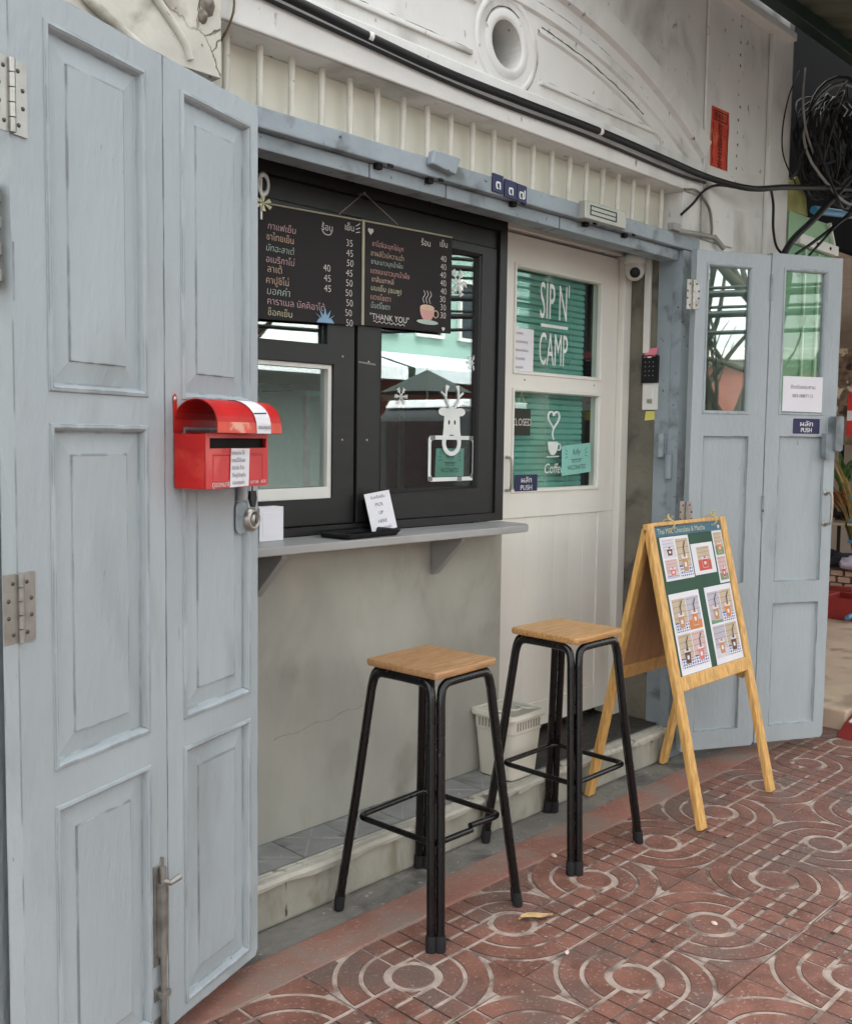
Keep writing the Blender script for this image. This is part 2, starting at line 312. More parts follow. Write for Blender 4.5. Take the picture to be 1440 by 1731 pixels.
# --- paving tile: 40 cm, a disc in the middle, concentric quarter rings in two corners, a grid of blocks in the other two
def tile_mesh(flip):
    b = MB(); u = .4/6; g = .0126; gc = .0034; top = 0.; lo = -.0048; sl = .0018
    def island(poly):            # bevelled block: poly is the top outline (counter-clockwise)
        n = len(poly); c = (sum(p[0] for p in poly)/n, sum(p[1] for p in poly)/n)
        def off(p, d):
            L_ = math.hypot(p[0]-c[0], p[1]-c[1]) or 1; return (p[0]+(p[0]-c[0])/L_*d, p[1]+(p[1]-c[1])/L_*d)
        vs = [(*p, top) for p in poly]+[(*off(p, .0012), top-.0016) for p in poly]+[(*off(p, sl), lo) for p in poly]
        b.mi = 0; b.add(vs[:2*n], [tuple(range(n))]+[(i, n+i, n+(i+1) % n, (i+1) % n) for i in range(n)])
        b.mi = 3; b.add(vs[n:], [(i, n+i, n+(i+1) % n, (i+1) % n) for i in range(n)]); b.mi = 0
    def arcs(r0, r1, qx, qy, n=10, squarecorner=False):
        """quarter ring in quadrant (qx,qy) as n/2 quads kept as one strip"""
        a_in = [( r0*cos(pi/2*i/n), r0*sin(pi/2*i/n)) for i in range(n+1)]
        a_out = [(r1*cos(pi/2*i/n), r1*sin(pi/2*i/n)) for i in range(n+1)]
        e = g*.5
        def fixp(p): return (max(p[0], e), max(p[1], e))
        A = [fixp(p) for p in a_in]; B = [fixp(p) for p in a_out]
        def rad(p, d):
            L_ = math.hypot(*p); return (p[0]+p[0]/L_*d, p[1]+p[1]/L_*d)
        Ai = [rad(p, -sl) for p in A]; Bo = [rad(p, sl) for p in B]
        vs = [(*p, top) for p in A+B]+[(*p, lo) for p in Ai+Bo]; k = n+1; fs = []
        for i in range(n):
            fs += [(i, k+i, k+i+1, i+1)]
        nt_ = len(fs)
        for i in range(n): fs += [(k+i, 3*k+i, 3*k+i+1, k+i+1), (i+1, 2*k+i+1, 2*k+i, i)]
        fs += [(0, 2*k, 3*k, k), (n, k+n, 3*k+n, 2*k+n)]
        if qx*qy < 0: fs = [tuple(reversed(f)) for f in fs]
        V_ = [(x*qx, y*qy, z) for x, y, z in vs]
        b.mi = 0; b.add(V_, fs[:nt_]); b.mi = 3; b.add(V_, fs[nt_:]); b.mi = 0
    def spandrel(qx, qy, n=10):
        e = .0022; r = 3*u+g*.55
        ar = [(r*cos(pi/2*i/n), r*sin(pi/2*i/n)) for i in range(n+1)]
        ar = [p for p in ar if p[0] < 3*u-e-.002 and p[1] < 3*u-e-.002]
        poly = [(3*u-e, ar[0][1])]+[(3*u-e, 3*u-e)]+[(ar[-1][0], 3*u-e)]+ar[::-1]
        m = len(poly); cx, cy = 2.75*u, 2.75*u
        P = [(x*qx, y*qy) for x, y in poly]
        if qx*qy < 0: P = P[::-1]
        vs = [(*p, top) for p in P]+[(x+(cx*qx-x)*-.02, y+(cy*qy-y)*-.02, lo) for x, y in P]
        from mathutils.geometry import tessellate_polygon as tp
        tr = tp([[Vector((*p, 0)) for p in P]])
        fs = []
        for t in tr:
            a, c2, d = (Vector((*P[i], 0)) for i in t)
            fs.append(tuple(t) if (c2-a).cross(d-a).z > 0 else (t[0], t[2], t[1]))
        fs += [(i, m+i, m+(i+1) % m, (i+1) % m) for i in range(m)]
        b.add(vs, fs)
    island([(.80*u*cos(2*pi*i/22), .80*u*sin(2*pi*i/22)) for i in range(22)])
    strips = []
    lines = ((1, 1), (-1, -1)) if flip else ((-1, 1), (1, -1))
    for qx in (-1, 1):
        for qy in (-1, 1):
            if (qx, qy) in lines:
                for i in range(3):
                    for j in range(3):
                        if i == 0 and j == 0:
                            r = u*1.13; pts = [(r*cos(a), r*sin(a)) for a in (R(62), R(45), R(28))]
                            x1 = u-gc; y1 = u-g*.5-.001
                            P = [(x1, pts[2][1]), (x1, y1), (pts[0][0], y1), pts[1]]
                        else:
                            x0, x1 = i*u+gc, (i+1)*u-gc; y0, y1 = j*u+g*.5+.001, (j+1)*u-g*.5-.001
                            P = [(x0, y0), (x1, y0), (x1, y1), (x0, y1)]
                            if i == 0 and j == 0: continue
                            if j == 0 and i == 1: P = [(x0+.003, y0), (x1, y0), (x1, y1), (x0, y1)]
                        if i or j: strips.append(((i+1)*u*qx, (j*u+(0 if j else g*.5))*qy, ((j+1)*u-(g*.5 if j == 2 else 0))*qy))
                        P = [(x*qx, y*qy) for x, y in P]
                        if qx*qy < 0: P = P[::-1]
                        island(P)
            else:
                arcs(1.16*u, 2*u-g*.55, qx, qy); arcs(2*u+g*.55, 3*u-g*.6, qx, qy, 12); spandrel(qx, qy)
    # groove bed of the same casting
    b.mi = 1; h = .1985
    b.add([(-h, -h, lo+.0022), (h, -h, lo+.0022), (h, h, lo+.0022), (-h, h, lo+.0022), (-h, -h, -.021), (h, -h, -.021), (h, h, -.021), (-h, h, -.021)],
          [(0, 1, 2, 3), (0, 4, 5, 1), (1, 5, 6, 2), (2, 6, 7, 3), (3, 7, 4, 0)])
    b.mi = 2; e = .0030
    for x, ya, yb_ in strips:
        ya, yb_ = sorted((ya, yb_)); x = max(-h+e, min(h-e, x)); b.add([(x-e, ya, -.0009), (x+e, ya, -.0009), (x+e, yb_, -.0009), (x-e, yb_, -.0009)], [(0, 1, 2, 3)])
    return b
TM = [TILE, GROUT, mat('packed_dirt', (62, 48, 42), .95, var=.3, vs=30), mat('shaded_grubby_tile_side', (96, 70, 62), .9, var=.2, vs=20)]  # block sides coloured darker to paint in relief shade, with some grime
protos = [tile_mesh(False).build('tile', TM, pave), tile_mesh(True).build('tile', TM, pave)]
used = [False, False]
for j in range(0, 7):
    for i in range(-5, 16):
        k = (i+j+1) % 2
        o = protos[k] if not used[k] else dup(protos[k], pave); used[k] = True
        o.location = (1.727+.4*i, -.452-.4*j, random.uniform(-.0012, .0012)); o.rotation_euler = (R(random.uniform(-.25, .25)), R(random.uniform(-.25, .25)), R(random.uniform(-.3, .3)))

# ------------------------------------------------------------------ the shophouse
house = empty('shophouse', (2.57, .15, 0), label='old white shophouse front with arched plaster relief above the opening', cat='building')
HM = T(-2.57, -.15, 0)
def hpart(fn, name, mats, bevel=0., parent=house, **k):
    return one(fn, name, mats, parent, bevel, HM if parent is house else None, **k)
# upper wall with the round vent hole
hpart(lambda b: b.plate([(-1.6, 2.40), (4.65, 2.40), (4.65, 7.2), (-1.6, 7.2)], [circ(2.571, 2.659, .076, 28)], 0, .14), 'upper_wall', WALL)
hpart(lambda b: b.box(2.40, .24, 2.48, 2.75, .26, 2.84), 'vent_back', mat('vent_cement', (92, 90, 86), .9, var=.2, vs=12))
hpart(lambda b: b.box(3.86, 0, 0, 4.65, .3, 2.40), 'side_wall', WALL)
hpart(lambda b: b.box(-1.6, 0, 0, 1.33, .3, 2.40), 'side_wall', WALLD)
hpart(lambda b: b.box(4.44, -.022, 0, 4.648, -.001, 3.30), 'pilaster', WALL, bevel=.004)
hpart(lambda b: b.box(4.651, -.0, 0, 4.70, 3.0, 3.4), 'side_wall', mat('side_plaster', (150, 148, 140), .9, var=.15, bump=.4))
hpart(lambda b: b.box(3.86, -.014, 2.225, 4.14, -.001, 3.32), 'wall_render', WALL, bevel=.006)
# relief: three arcs, ring, base lines
def ribarc(cz, r, xa, xb, w, h, n=40):
    def fn(b):
        a0 = math.acos((xb-2.571)/r); a1 = math.acos((xa-2.571)/r); vs = []; fs = []
        pr = [(-w/2, 0), (-w/2+.008, -h), (w/2-.008, -h), (w/2, 0)]
        for i in range(n+1):
            a = a0+(a1-a0)*i/n
            vs += [(2.571+(r+d)*cos(a), y+.001, cz+(r+d)*sin(a)) for d, y in pr]
        for i in range(n): fs += [(4*i+j, 4*i+4+j, 4*i+5+j, 4*i+1+j) for j in range(3)]
        b.add(vs, [tuple(reversed(f)) for f in fs])
    return fn
def arc3(p, q):   # circle centred on x=2.571 through two points
    (x1, z1), (x2, z2) = p, q
    zc = ((x1-2.571)**2+z1**2-(x2-2.571)**2-z2**2)/(2*(z1-z2)); return zc, math.hypot(x1-2.571, z1-zc)
zc, r_ = arc3((3.154, 2.93), (3.877, 2.655)); hpart(ribarc(zc, r_-.05, 1.25, 3.88, .10, .022), 'arch_moulding', WALL)
zc, r_ = arc3((2.9, 2.825), (3.80, 2.548)); hpart(ribarc(zc, r_-.022, 1.35, 3.78, .05, .012), 'arch_moulding', WALL)
zc, r_ = arc3((2.80, 2.760), (3.557, 2.571)); hpart(ribarc(zc, r_-.02, 2.73, 3.52, .022, .010), 'arch_moulding', WALL)
hpart(ribarc(zc, r_-.02, 1.62, 2.41, .022, .010), 'arch_moulding', WALL)
hpart(lambda b: b.lathe([(.0765, -.001), (.078, .002), (.090, .0035), (.106, .0025), (.110, .0003)], 36, T(2.571, 0, 2.659) @ RX(90)), 'round_moulding', WALL)
hpart(lambda b: b.lathe([(.138, .0004), (.142, .0045), (.156, .0045), (.160, .0004)], 36, T(2.571, 0, 2.659) @ RX(90)), 'round_moulding', WALL)
for x0, x1 in ((2.745, 3.50), (1.64, 2.395)):
    hpart(lambda b: b.bar((x0, -.004, 2.582), (x1, -.004, 2.582), .016, .014, Vector((0, 0, 1))), 'relief_line', WALL, bevel=.004)
def crackline(pts, amp, r, seed):
    rnd = random.Random(seed)
    def fn(b): b.tube([(x+rnd.uniform(-amp, amp), y, z+rnd.uniform(-amp, amp)) for x, y, z in pts], [rnd.uniform(.4, 1)*r for _ in pts], 5)
    return fn
CRK = mat('dirt_line', (96, 92, 86), .95, var=.3, vs=30)
def arcpts(cz, r, xa, xb, y, n=46):
    a0, a1 = math.acos((xb-2.571)/r), math.acos((xa-2.571)/r); return [(2.571+r*cos(a0+(a1-a0)*i/n), y, cz+r*sin(a0+(a1-a0)*i/n)) for i in range(n+1)]
z1_, r1_ = arc3((3.154, 2.93), (3.877, 2.655)); hpart(crackline(arcpts(z1_, r1_, 2.9, 3.87, -.0005), .0022, .0034, 1), 'dirt_line', CRK)
z2_, r2_ = arc3((2.9, 2.825), (3.80, 2.548)); hpart(crackline(arcpts(z2_, r2_+.003, 2.62, 3.76, -.0005), .002, .0026, 2), 'dirt_line', CRK)
hpart(crackline(arcpts(zc, r_, 2.75, 3.40, -.0005, 26), .002, .0030, 3), 'dirt_line', CRK)
hpart(crackline([(2.75+.026*i, -.0005, 2.5925) for i in range(26)], .002, .0032, 4), 'dirt_line', CRK)
hpart(crackline([(1.70+.027*i, -.0005, 2.5925) for i in range(26)], .002, .0032, 5), 'dirt_line', CRK)
hpart(crackline([(2.571+.160*cos(a), -.0005, 2.659+.160*sin(a)) for a in [R(-60+9*i) for i in range(10)]], .002, .003, 6), 'dirt_line', CRK)
hpart(crackline([(2.571+.116*cos(a), -.0008, 2.659+.116*sin(a)) for a in [R(60+9*i) for i in range(12)]], .001, .003, 7), 'dirt_line', CRK)
for k in range(14): hpart(lambda b: b.lathe([(0, .0012), (random.uniform(.002, .006), .0006), (.007, 0)], 7, T(4.17+random.uniform(-.012, .012), -.0002, 2.52+.055*k+random.uniform(-.01, .01)) @ RX(90)), 'old_nail_hole', CRK)
hpart(lambda b: b.box(1.43, -.012, 2.402, 3.86, -.001, 2.535), 'base_band', WALL, bevel=.005)
# left pier with scrolled plaster and a broken recess
def pier(b):
    b.plate([(1.02, 2.24), (1.428, 2.24), (1.428, 2.62), (1.36, 2.66), (1.36, 2.9), (1.02, 2.9)], [[(1.245, 2.66), (1.345, 2.40), (1.358, 2.66)]], -.05, -.001)
hpart(pier, 'plaster_pier', WALLD, bevel=.006)
hpart(lambda b: b.box(1.33, 0, 2.20, 1.429, .12, 2.40), 'plaster_pier', WALLD)
hpart(lambda b: b.tube(spline([(1.05, -.05, 2.48), (1.06, -.06, 2.34), (1.12, -.062, 2.29), (1.22, -.06, 2.24), (1.31, -.055, 2.19)]), [.012]*25, 8), 'scroll', WALLD)
hpart(lambda b: b.tube(spline([(1.14, -.05, 2.62), (1.17, -.055, 2.47), (1.24, -.055, 2.38), (1.32, -.052, 2.30), (1.34, -.05, 2.26)]), [.010]*25, 8), 'scroll', WALLD)
hpart(lambda b: [b.lathe([(0, .018), (.016, .010), (.022, 0)], 8, T(x, -.05, z) @ RX(90) @ Matrix.Diagonal((s, s*1.4, 1, 1))) for x, z, s in ((1.385, 2.50, 1), (1.40, 2.46, .7), (1.39, 2.40, .9), (1.375, 2.37, .6))], 'plaster_chip', mat('dirty_chip', (120, 114, 104), .95, var=.3, vs=60))
hpart(lambda b: b.add([(1.40, -.0515, 2.475), (1.45, -.0135, 2.47), (1.462, -.0135, 2.56), (1.43, -.0135, 2.60), (1.405, -.0515, 2.56)], [(0, 1, 2, 3, 4)]), 'bare_plaster_patch', mat('bare_brick_patch', (176, 128, 108), .95, var=.25, vs=40, dirt=((70, 40, 34), 30, .5, .6)))
hpart(lambda b: b.box(-9, .0, -.1, -1.601, .3, 7.2), 'side_wall', WALLD)  # unseen stretch of wall added to stop sun leaking in from the left
hpart(lambda b: b.box(-9, .16, 3.5, 4.649, 5, 7.2), 'sun_block_storey', WALL)  # unseen storey added to block the sun and keep the front shaded
# ventilation grille over the lintel
hpart(lambda b: b.box(1.431, .10, 2.2215, 3.7195, .125, 2.399), 'vent_panel', CREAM)
hpart(lambda b: b.box(3.72, .001, 2.222, 3.859, .30, 2.399), 'vent_cheek', WALL)
bar0 = None
for k in range(21):
    x = 1.517+.1065*k
    if bar0 is None:
        bar0 = hpart(lambda b: b.tube([(0, 0, -.1), (0, 0, .1)], .0095, 10), 'vent_bar', BARW); o = bar0
    else: o = dup(bar0, house)
    o.location = Vector((x-2.57, .06-.15, 2.31)); o.rotation_euler = (R(random.uniform(-.8, .8)), R(random.uniform(-.8, .8)), random.random()*6)
# lintel, rail and posts in worn blue
lin_ = hpart(lambda b: b.box(1.33, -.006, 2.166, 3.858, .098, 2.221), 'lintel', BLUE2, bevel=.004)
for x0, x1 in ((1.36, 1.985), (1.99, 2.31), (2.315, 2.905), (2.91, 3.735)):
    one(lambda b: b.box(x0, .022, 2.122, x1, .096, 2.1645), 'rail_board', BLUE2, lin_, .003)
for x in (2.00, 2.215, 2.62, 3.04, 3.30):
    one(lambda b: (b.box(x, .004, 2.150, x+.022, .021, 2.1655), b.box(x+.03, -.012, 2.158, x+.05, -.0065, 2.166)), 'rail_clip', DARK, lin_)
one(lambda b: b.plate([(2.19, 2.195), (2.30, 2.182), (2.32, 2.236), (2.20, 2.238)], (), -.034, -.0065), 'splice_block', BLUE2, lin_, .006)
hpart(lambda b: b.box(3.74, 0, -.004, 3.8595, .118, 2.1655), 'door_post', BLUE2, bevel=.004)
hpart(lambda b: b.box(3.7345, -.0, .02, 3.7395, .045, 2.10), 'door_post', BLUE2, bevel=.002)
hpart(lambda b: b.box(1.331, 0, -.004, 1.43, .118, 2.1655), 'door_post', BLUE2, bevel=.004)
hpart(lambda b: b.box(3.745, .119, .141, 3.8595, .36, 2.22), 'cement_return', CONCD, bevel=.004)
for z0, z1, y in ((1.30, 1.40, .075), (1.21, 1.31, .035)):
    hpart(lambda b: (b.tube([(3.728, y, z0), (3.728, y, z1)], .016, 12), b.box(3.735, y-.022, z0+.01, 3.7405, y+.022, z1-.01)), 'barrel_bolt', BLUE2)
# white trunking beside the post
hpart(lambda b: b.box(3.727, .150, 1.745, 3.7445, .178, 2.16), 'wire_trunking', PLASW, bevel=.003)
# sill wall, soffit, shell of the room behind
hpart(lambda b: b.box(1.20, .205, .1405, 2.84, .33, 1.036), 'cement_wall', CONC, bevel=.003)
for k, pts in enumerate(([(1.78+.012*i, .2048, .452+.0014*i+.004*sin(i*.6)) for i in range(34)],)):
    hpart(crackline(pts, .0022, .0011, 20+k), 'hairline_crack', mat('crack_grey', (126, 122, 112), .95))  # thin grey tube drawn as the hairline crack
hpart(lambda b: b.box(1.431, .126, 2.19, 3.739, .40, 2.26), 'soffit', BLACKD)
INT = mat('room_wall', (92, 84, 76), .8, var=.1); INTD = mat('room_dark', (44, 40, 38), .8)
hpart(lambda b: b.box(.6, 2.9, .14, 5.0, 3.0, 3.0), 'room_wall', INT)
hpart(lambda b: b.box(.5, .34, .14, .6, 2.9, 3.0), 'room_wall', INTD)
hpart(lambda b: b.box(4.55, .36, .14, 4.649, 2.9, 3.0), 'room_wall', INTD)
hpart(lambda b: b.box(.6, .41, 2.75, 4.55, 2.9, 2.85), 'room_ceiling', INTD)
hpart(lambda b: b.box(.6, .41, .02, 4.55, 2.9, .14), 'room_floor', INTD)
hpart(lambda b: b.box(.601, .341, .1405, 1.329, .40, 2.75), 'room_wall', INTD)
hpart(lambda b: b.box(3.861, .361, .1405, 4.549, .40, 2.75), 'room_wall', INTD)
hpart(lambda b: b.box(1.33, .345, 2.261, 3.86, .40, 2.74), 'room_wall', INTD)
# doorstep
step = empty('doorstep', (2.6, .1, 0), label='raised grey tiled doorstep with peeling cement riser under the counter', cat='step'); SM = T(-2.6, -.1, 0)
one(lambda b: b.box(1.15, .004, -.003, 3.735, .40, .128), 'riser', RISER, step, .01, SM)
def nosing(b):
    n = 60; vs = []; fs = []; prof = [(.050, .128), (.048, .1375), (.040, .1395), (.038, .136), (.032, .136), (.030, .1400), (.022, .1400), (.020, .1365), (.014, .1365), (.012, .1400), (-.006, .1390), (-.014, .130), (-.012, .117), (.004, .113)]
    for i in range(n+1):
        x = 1.16+(3.73-1.16)*i/n
        d = .0012*sin(i*1.7)+.0022*sin(i*.63+1)
        vs += [(x, y+(d if y < 0 else 0), z+(d*1.8 if z < .12 else 0)) for y, z in prof]
    k = len(prof)
    for i in range(n): fs += [(i*k+j, (i+1)*k+j, (i+1)*k+j+1, i*k+j+1) for j in range(k-1)]
    b.add(vs, [tuple(reversed(f)) for f in fs])
one(nosing, 'nosing', NOSE, step, 0, SM)
ft0 = None
for i in range(13):
    for j in range(2):
        x = 1.18+.2*i; y = .0515+.20*j
        if ft0 is None:
            def ft(b):
                b.box(0, 0, 0, .197, .197, .012); b.mi = 1
                for k in range(4):
                    c, s_ = cos(pi/4+k*pi/2), sin(pi/4+k*pi/2)
                    b.bar((.0985+.012*c, .0985+.012*s_, .0121), (.0985+.128*c, .0985+.128*s_, .0121), .004, .0012, Vector((0, 0, 1)).cross(Vector((c, s_, 0))))
            ft0 = one(ft, 'floor_tile', [FLT, mat('tile_line', (168, 168, 162), .8)], step); o = ft0
        else: o = dup(ft0, step)
        o.location = (x-2.6, y-.1, .1281-random.random()*.0008)
one(lambda b: b.add([(2.86, .053, .1412), (3.725, .053, .1412), (3.725, .352, .1412), (2.86, .352, .1412), (2.86, .053, .149), (3.725, .053, .149), (3.725, .352, .149), (2.86, .352, .149)],
    [(0, 1, 5, 4), (1, 2, 6, 5), (2, 3, 7, 6), (3, 0, 4, 7), (4, 5, 6, 7)]), 'door_mat', MATB, None, .003, label='dark worn mat on the step before the white door', cat='mat')
# ================================================================== DOORS
RAISED = [(-.011, -.0005), (-.009, -.004), (-.003, -.005), (.001, -.001), (.003, .004), (.0045, .0120), (.007, .0132), (.048, .0065), (.0495, .0035)]
FLATP = [(-.001, .0), (.001, .013), (.004, .0145)]
def leaf(parent, w_, openings, raised=True, gm=None, z0=.05, z1=2.155, th=.038, bottom_cut=0.):
    """frame of stiles and rails with openings (x0,x1,za,zb,kind); local x along the leaf, face at y=0"""
    o = MB()
    holes = [[(a, c), (b_, c), (b_, d), (a, d)] for a, b_, c, d, k in openings]
    o.plate([(bottom_cut, z0), (w_-.012, z0), (w_-.001, z0+.015), (w_-.001, z1), (.001, z1), (.001, z0+bottom_cut)], holes, 0, th)
    lf = o.build('door_leaf', BLUE, parent, bevel=.0025)
    for a, b_, c, d, k in openings:
        if k == 'glass':
            one(lambda b: b.rloops(a, c, b_, d, [(-.011, -.0005), (-.009, -.004), (-.002, -.004), (.003, .002), (.004, .012)], False), 'glazing_bead', BLUE, lf)
            one(lambda b: b.box(a+.0005, .013, c+.0005, b_-.0005, .017, d-.0005), 'pane', gm or G_LEAF, lf)
        else:
            def pn(b):
                b.rloops(a, c, b_, d, RAISED if raised else FLATP)
                b.add([(a, .03, c), (b_, .03, c), (b_, .03, d), (a, .03, d)], [(3, 2, 1, 0)])
            one(pn, 'panel', BLUE, lf)
    return lf
def hinge(b, x, z, y=-.004, h=.12, wl=.036, wr=.036):
    b.box(x-wl, y, z-h/2, x-.004, y+.0035, z+h/2); b.box(x+.004, y, z-h/2, x+wr, y+.0035, z+h/2)
    for k in range(5): b.tube([(x, y-.003, z-h/2+h*k/5+.001), (x, y-.003, z-h/2+h*(k+1)/5-.001)], .0062, 10)
    b.mi = 1
    for sx in (-1, 1):
        for k, dx in enumerate((.016, .026, .026, .016)):
            b.lathe([(0, .0022), (.0035, .0015), (.0042, 0)], 8, T(x+sx*dx, y, z-h/2+.017+k*(h-.034)/3) @ RX(90))
    b.mi = 0
SCREW = mat('dark_screw', (90, 84, 76), .5, .6)
ld = empty('folding_door', (.743, -.424, 0), label='blue grey panelled folding door leaves carrying the red letterbox', cat='door')
UA, UB = R(20.5), R(20)
A = leaf(ld, .410, [(.092, .344, 1.457, 2.094, 'p'), (.092, .344, .748, 1.378, 'p'), (.092, .344, .10, .658, 'p')]); A.rotation_euler.z = UA
B = leaf(ld, .352, [(.067, .307, 1.457, 2.094, 'p'), (.067, .307, .746, 1.378, 'p'), (.067, .307, .085, .662, 'p')])
B.rotation_euler.z = UB; B.location = Vector((1.1275-.743, -.2795+.424, 0))
for k in range(2):
    C0 = leaf(ld, .37, [(.06, .31, 1.457, 2.094, 'p'), (.06, .31, .748, 1.378, 'p'), (.06, .31, .10, .66, 'p')]); C0.rotation_euler.z = R(28)
    C0.location = Vector((.716+k*.37*cos(R(28))-.743, -.372+k*.37*sin(R(28))+.424, 0))
for z in (1.945, 1.06):
    one(lambda b: hinge(b, .002, z, h=.125), 'hinge', [STEEL, SCREW], A)
one(lambda b: (b.tube([(-.02, .02, 1.62), (-.02, .02, 1.80)], .012, 8), [b.tube([(-.02, .02, 1.63+.045*k), (-.02, .02, 1.65+.045*k)], .015, 8) for k in range(4)]), 'hinge', STEELD, A)
def bolt(b):
    x = .375
    b.plate([(x-.016, .215), (x+.008, .215), (x+.018, .225), (x+.018, .45), (x+.008, .455), (x+.006, .44), (x-.016, .44)], (), -.0035, -.0005)
    b.tube([(x+.003, -.012, .435), (x+.003, -.012, .07)], .0075, 10); b.box(x-.008, -.018, .235, x+.014, -.0035, .40)
    b.tube([(x+.003, -.012, .405), (x+.006, -.03, .402), (x+.03, -.036, .408)], [.006, .006, .0075], 10)
    b.plate([(x-.016, .135), (x+.020, .135), (x+.020, .165), (x-.016, .165)], (), -.0035, -.0005); b.box(x-.010, -.022, .143, x+.016, -.0035, .157)
    b.plate([(x-.016, .06), (x+.020, .06), (x+.020, .095), (x-.016, .095)], (), -.0035, -.0005)
one(bolt, 'surface_bolt', STEELD, A, .0012)
one(lambda b: b.plate([(.002, 1.60), (.006, 1.60), (.006, 1.70), (.002, 1.70)], (), -.0015, -.0003), 'paint_chip', BLUE2, A)
def lock(b):
    b.plate(rrect(.255, 1.135, .300, 1.212, .018), (), -.0025, -.0004)
    b.mi = 1; M_ = T(.313, 0, 1.167) @ RX(90)
    b.lathe([(.030, 0), (.029, .010), (.024, .017), (.018, .018), (.018, .012), (0, .012)], 24, M_); b.lathe([(.0135, .012), (.013, .019), (0, .0195)], 16, M_)
    b.mi = 2; b.box(.3117, -.0202, 1.160, .3143, -.0193, 1.174)
one(lock, 'cylinder_lock', [BLUE2, STEEL, DARK], B)
one(lambda b: b.tube([(.276, -.006, 1.215), (.276, -.006, 1.30)], .012, 10), 'painted_bolt', BLUE, B)

rd = empty('folding_door', (3.717, -.071, 0), label='blue grey glazed folding door leaves behind the menu easel', cat='door')
UC = R(-28)
Cx = leaf(rd, .364, [(.062, .268, 1.495, 2.095, 'glass'), (.062, .280, .768, 1.392, 'p'), (.062, .280, .132, .672, 'p')], False); Cx.rotation_euler.z = UC
Dx = leaf(rd, .364, [(.072, .280, 1.498, 2.098, 'glass'), (.074, .308, .768, 1.395, 'p'), (.074, .308, .130, .670, 'p')], False, G_LEAF2, z0=.056, z1=2.165)
Dx.rotation_euler.z = UC; Dx.location = (.366*cos(UC), .366*sin(UC), 0)
for z in (1.97, 1.06): one(lambda b: hinge(b, -.012, z, wl=.03, wr=.028), 'hinge', [STEEL, SCREW], Cx)
for z in (2.02, 1.085): one(lambda b: b.tube([(.365, -.003, z-.055), (.365, -.003, z+.055)], .006, 10), 'hinge', BLUE2, Cx)
def rim(b):
    b.plate(rrect(.322, 1.335, .362, 1.485, .01), (), -.05, -.0005); b.box(.290, -.030, 1.30, .335, -.0005, 1.41)
one(rim, 'rim_lock', BLUE2, Dx, .006)
def pull(b):
    b.tube(spline([(.325, -.002, 1.152), (.325, -.028, 1.150), (.330, -.034, 1.13), (.330, -.034, 1.04), (.325, -.028, 1.018), (.325, -.002, 1.016)]), .006, 10)
    for z in (1.152, 1.016): b.lathe([(.014, 0), (.013, .004), (.006, .006)], 14, T(.325, 0, z) @ RX(90))
one(pull, 'pull_handle', STEEL, Dx)
one(lambda b: b.plate([(.075, 1.503), (.279, 1.500), (.279, 1.652), (.075, 1.652)], (), -.0062, -.0052), 'paper_notice', PAPER, Dx)
def ntx(b):
    b.text('ติดต่อสอบถาม', .022, .177, 1.600, -.0068, align='CENTER'); b.text('083-0887112', .020, .177, 1.563, -.0068, align='CENTER')
one(ntx, 'notice_lettering', INK, Dx)
def push(parent, x0, z0, x1, z1, y, M_=None):
    one(lambda b: b.plate(rrect(x0, z0, x1, z1, .004, 3), (), y-.0006, y), 'push_sticker', NAVY, parent)
    h = z1-z0; cx = (x0+x1)/2; w_ = x1-x0
    def tx(b):
        for dx in (-.0006, .0006):
            b.text('ผลัก', h*.46, cx+dx, z0+h*.50, y-.0012-dx*.3, sx=w_/h*.62, align='CENTER')
            b.text('PUSH', h*.42, cx+dx, z0+h*.10, y-.0012-dx*.3, sx=w_/h*.42, align='CENTER')
    one(tx, 'sticker_lettering', VINYL, parent)
push(Dx, .138, 1.408, .276, 1.473, -.0005)

# ------------------------------------------------------------------ serving window
Y = .2
win = empty('serving_window', (2.1, Y, 1.07), label='charcoal framed serving window above the grey counter', cat='window'); WM = T(-2.1, -Y, -1.07)
def wpart(fn, name, m, bevel=0., parent=None, **k): return one(fn, name, m, parent or win, bevel, WM if not parent else None, **k)
wpart(lambda b: b.plate([(1.30, 1.067), (2.836, 1.067), (2.836, 2.20), (1.30, 2.20)], [[(1.36, 1.094), (2.792, 1.094), (2.792, 2.12), (1.36, 2.12)]], Y, Y+.13), 'frame', BLACKW, .003)
wpart(lambda b: b.box(1.361, Y+.012, 2.055, 2.791, Y+.10, 2.119), 'head_board', BLACKW, .003)
cas = wpart(lambda b: b.plate([(2.112, 1.0955), (2.788, 1.0955), (2.788, 2.054), (2.112, 2.054)], [[(2.213, 1.187), (2.702, 1.187), (2.702, 2.022), (2.213, 2.022)]], Y+.008, Y+.05), 'casement', BLACKW, .003)
wpart(lambda b: b.rloops(2.213, 1.187, 2.702, 2.022, [(0, Y+.009), (.006, Y+.014), (.012, Y+.027)], False), 'glazing_bead', BLACKW)
wpart(lambda b: b.box(2.2135, Y+.027, 1.1875, 2.7015, Y+.031, 2.0215), 'pane', G_WIN)
wpart(lambda b: b.plate([(1.40, 1.0955), (2.1, 1.0955), (2.1, 2.054), (1.40, 2.054)], [[(1.46, 1.176), (2.012, 1.176), (2.012, 1.592), (1.46, 1.592)], [(1.46, 1.650), (1.99, 1.650), (1.99, 2.02), (1.46, 2.02)]], Y+.008, Y+.05), 'casement', BLACKW, .003)
wpart(lambda b: b.plate([(1.4605, 1.1765), (2.0115, 1.1765), (2.0115, 1.5915), (1.4605, 1.5915)], [[(1.48, 1.212), (1.995, 1.212), (1.995, 1.578), (1.48, 1.578)]], Y+.014, Y+.048), 'sash', PLASW, .002)
wpart(lambda b: b.box(1.4805, Y+.030, 1.2125, 1.9945, Y+.033, 1.5775), 'pane', G_WIN)
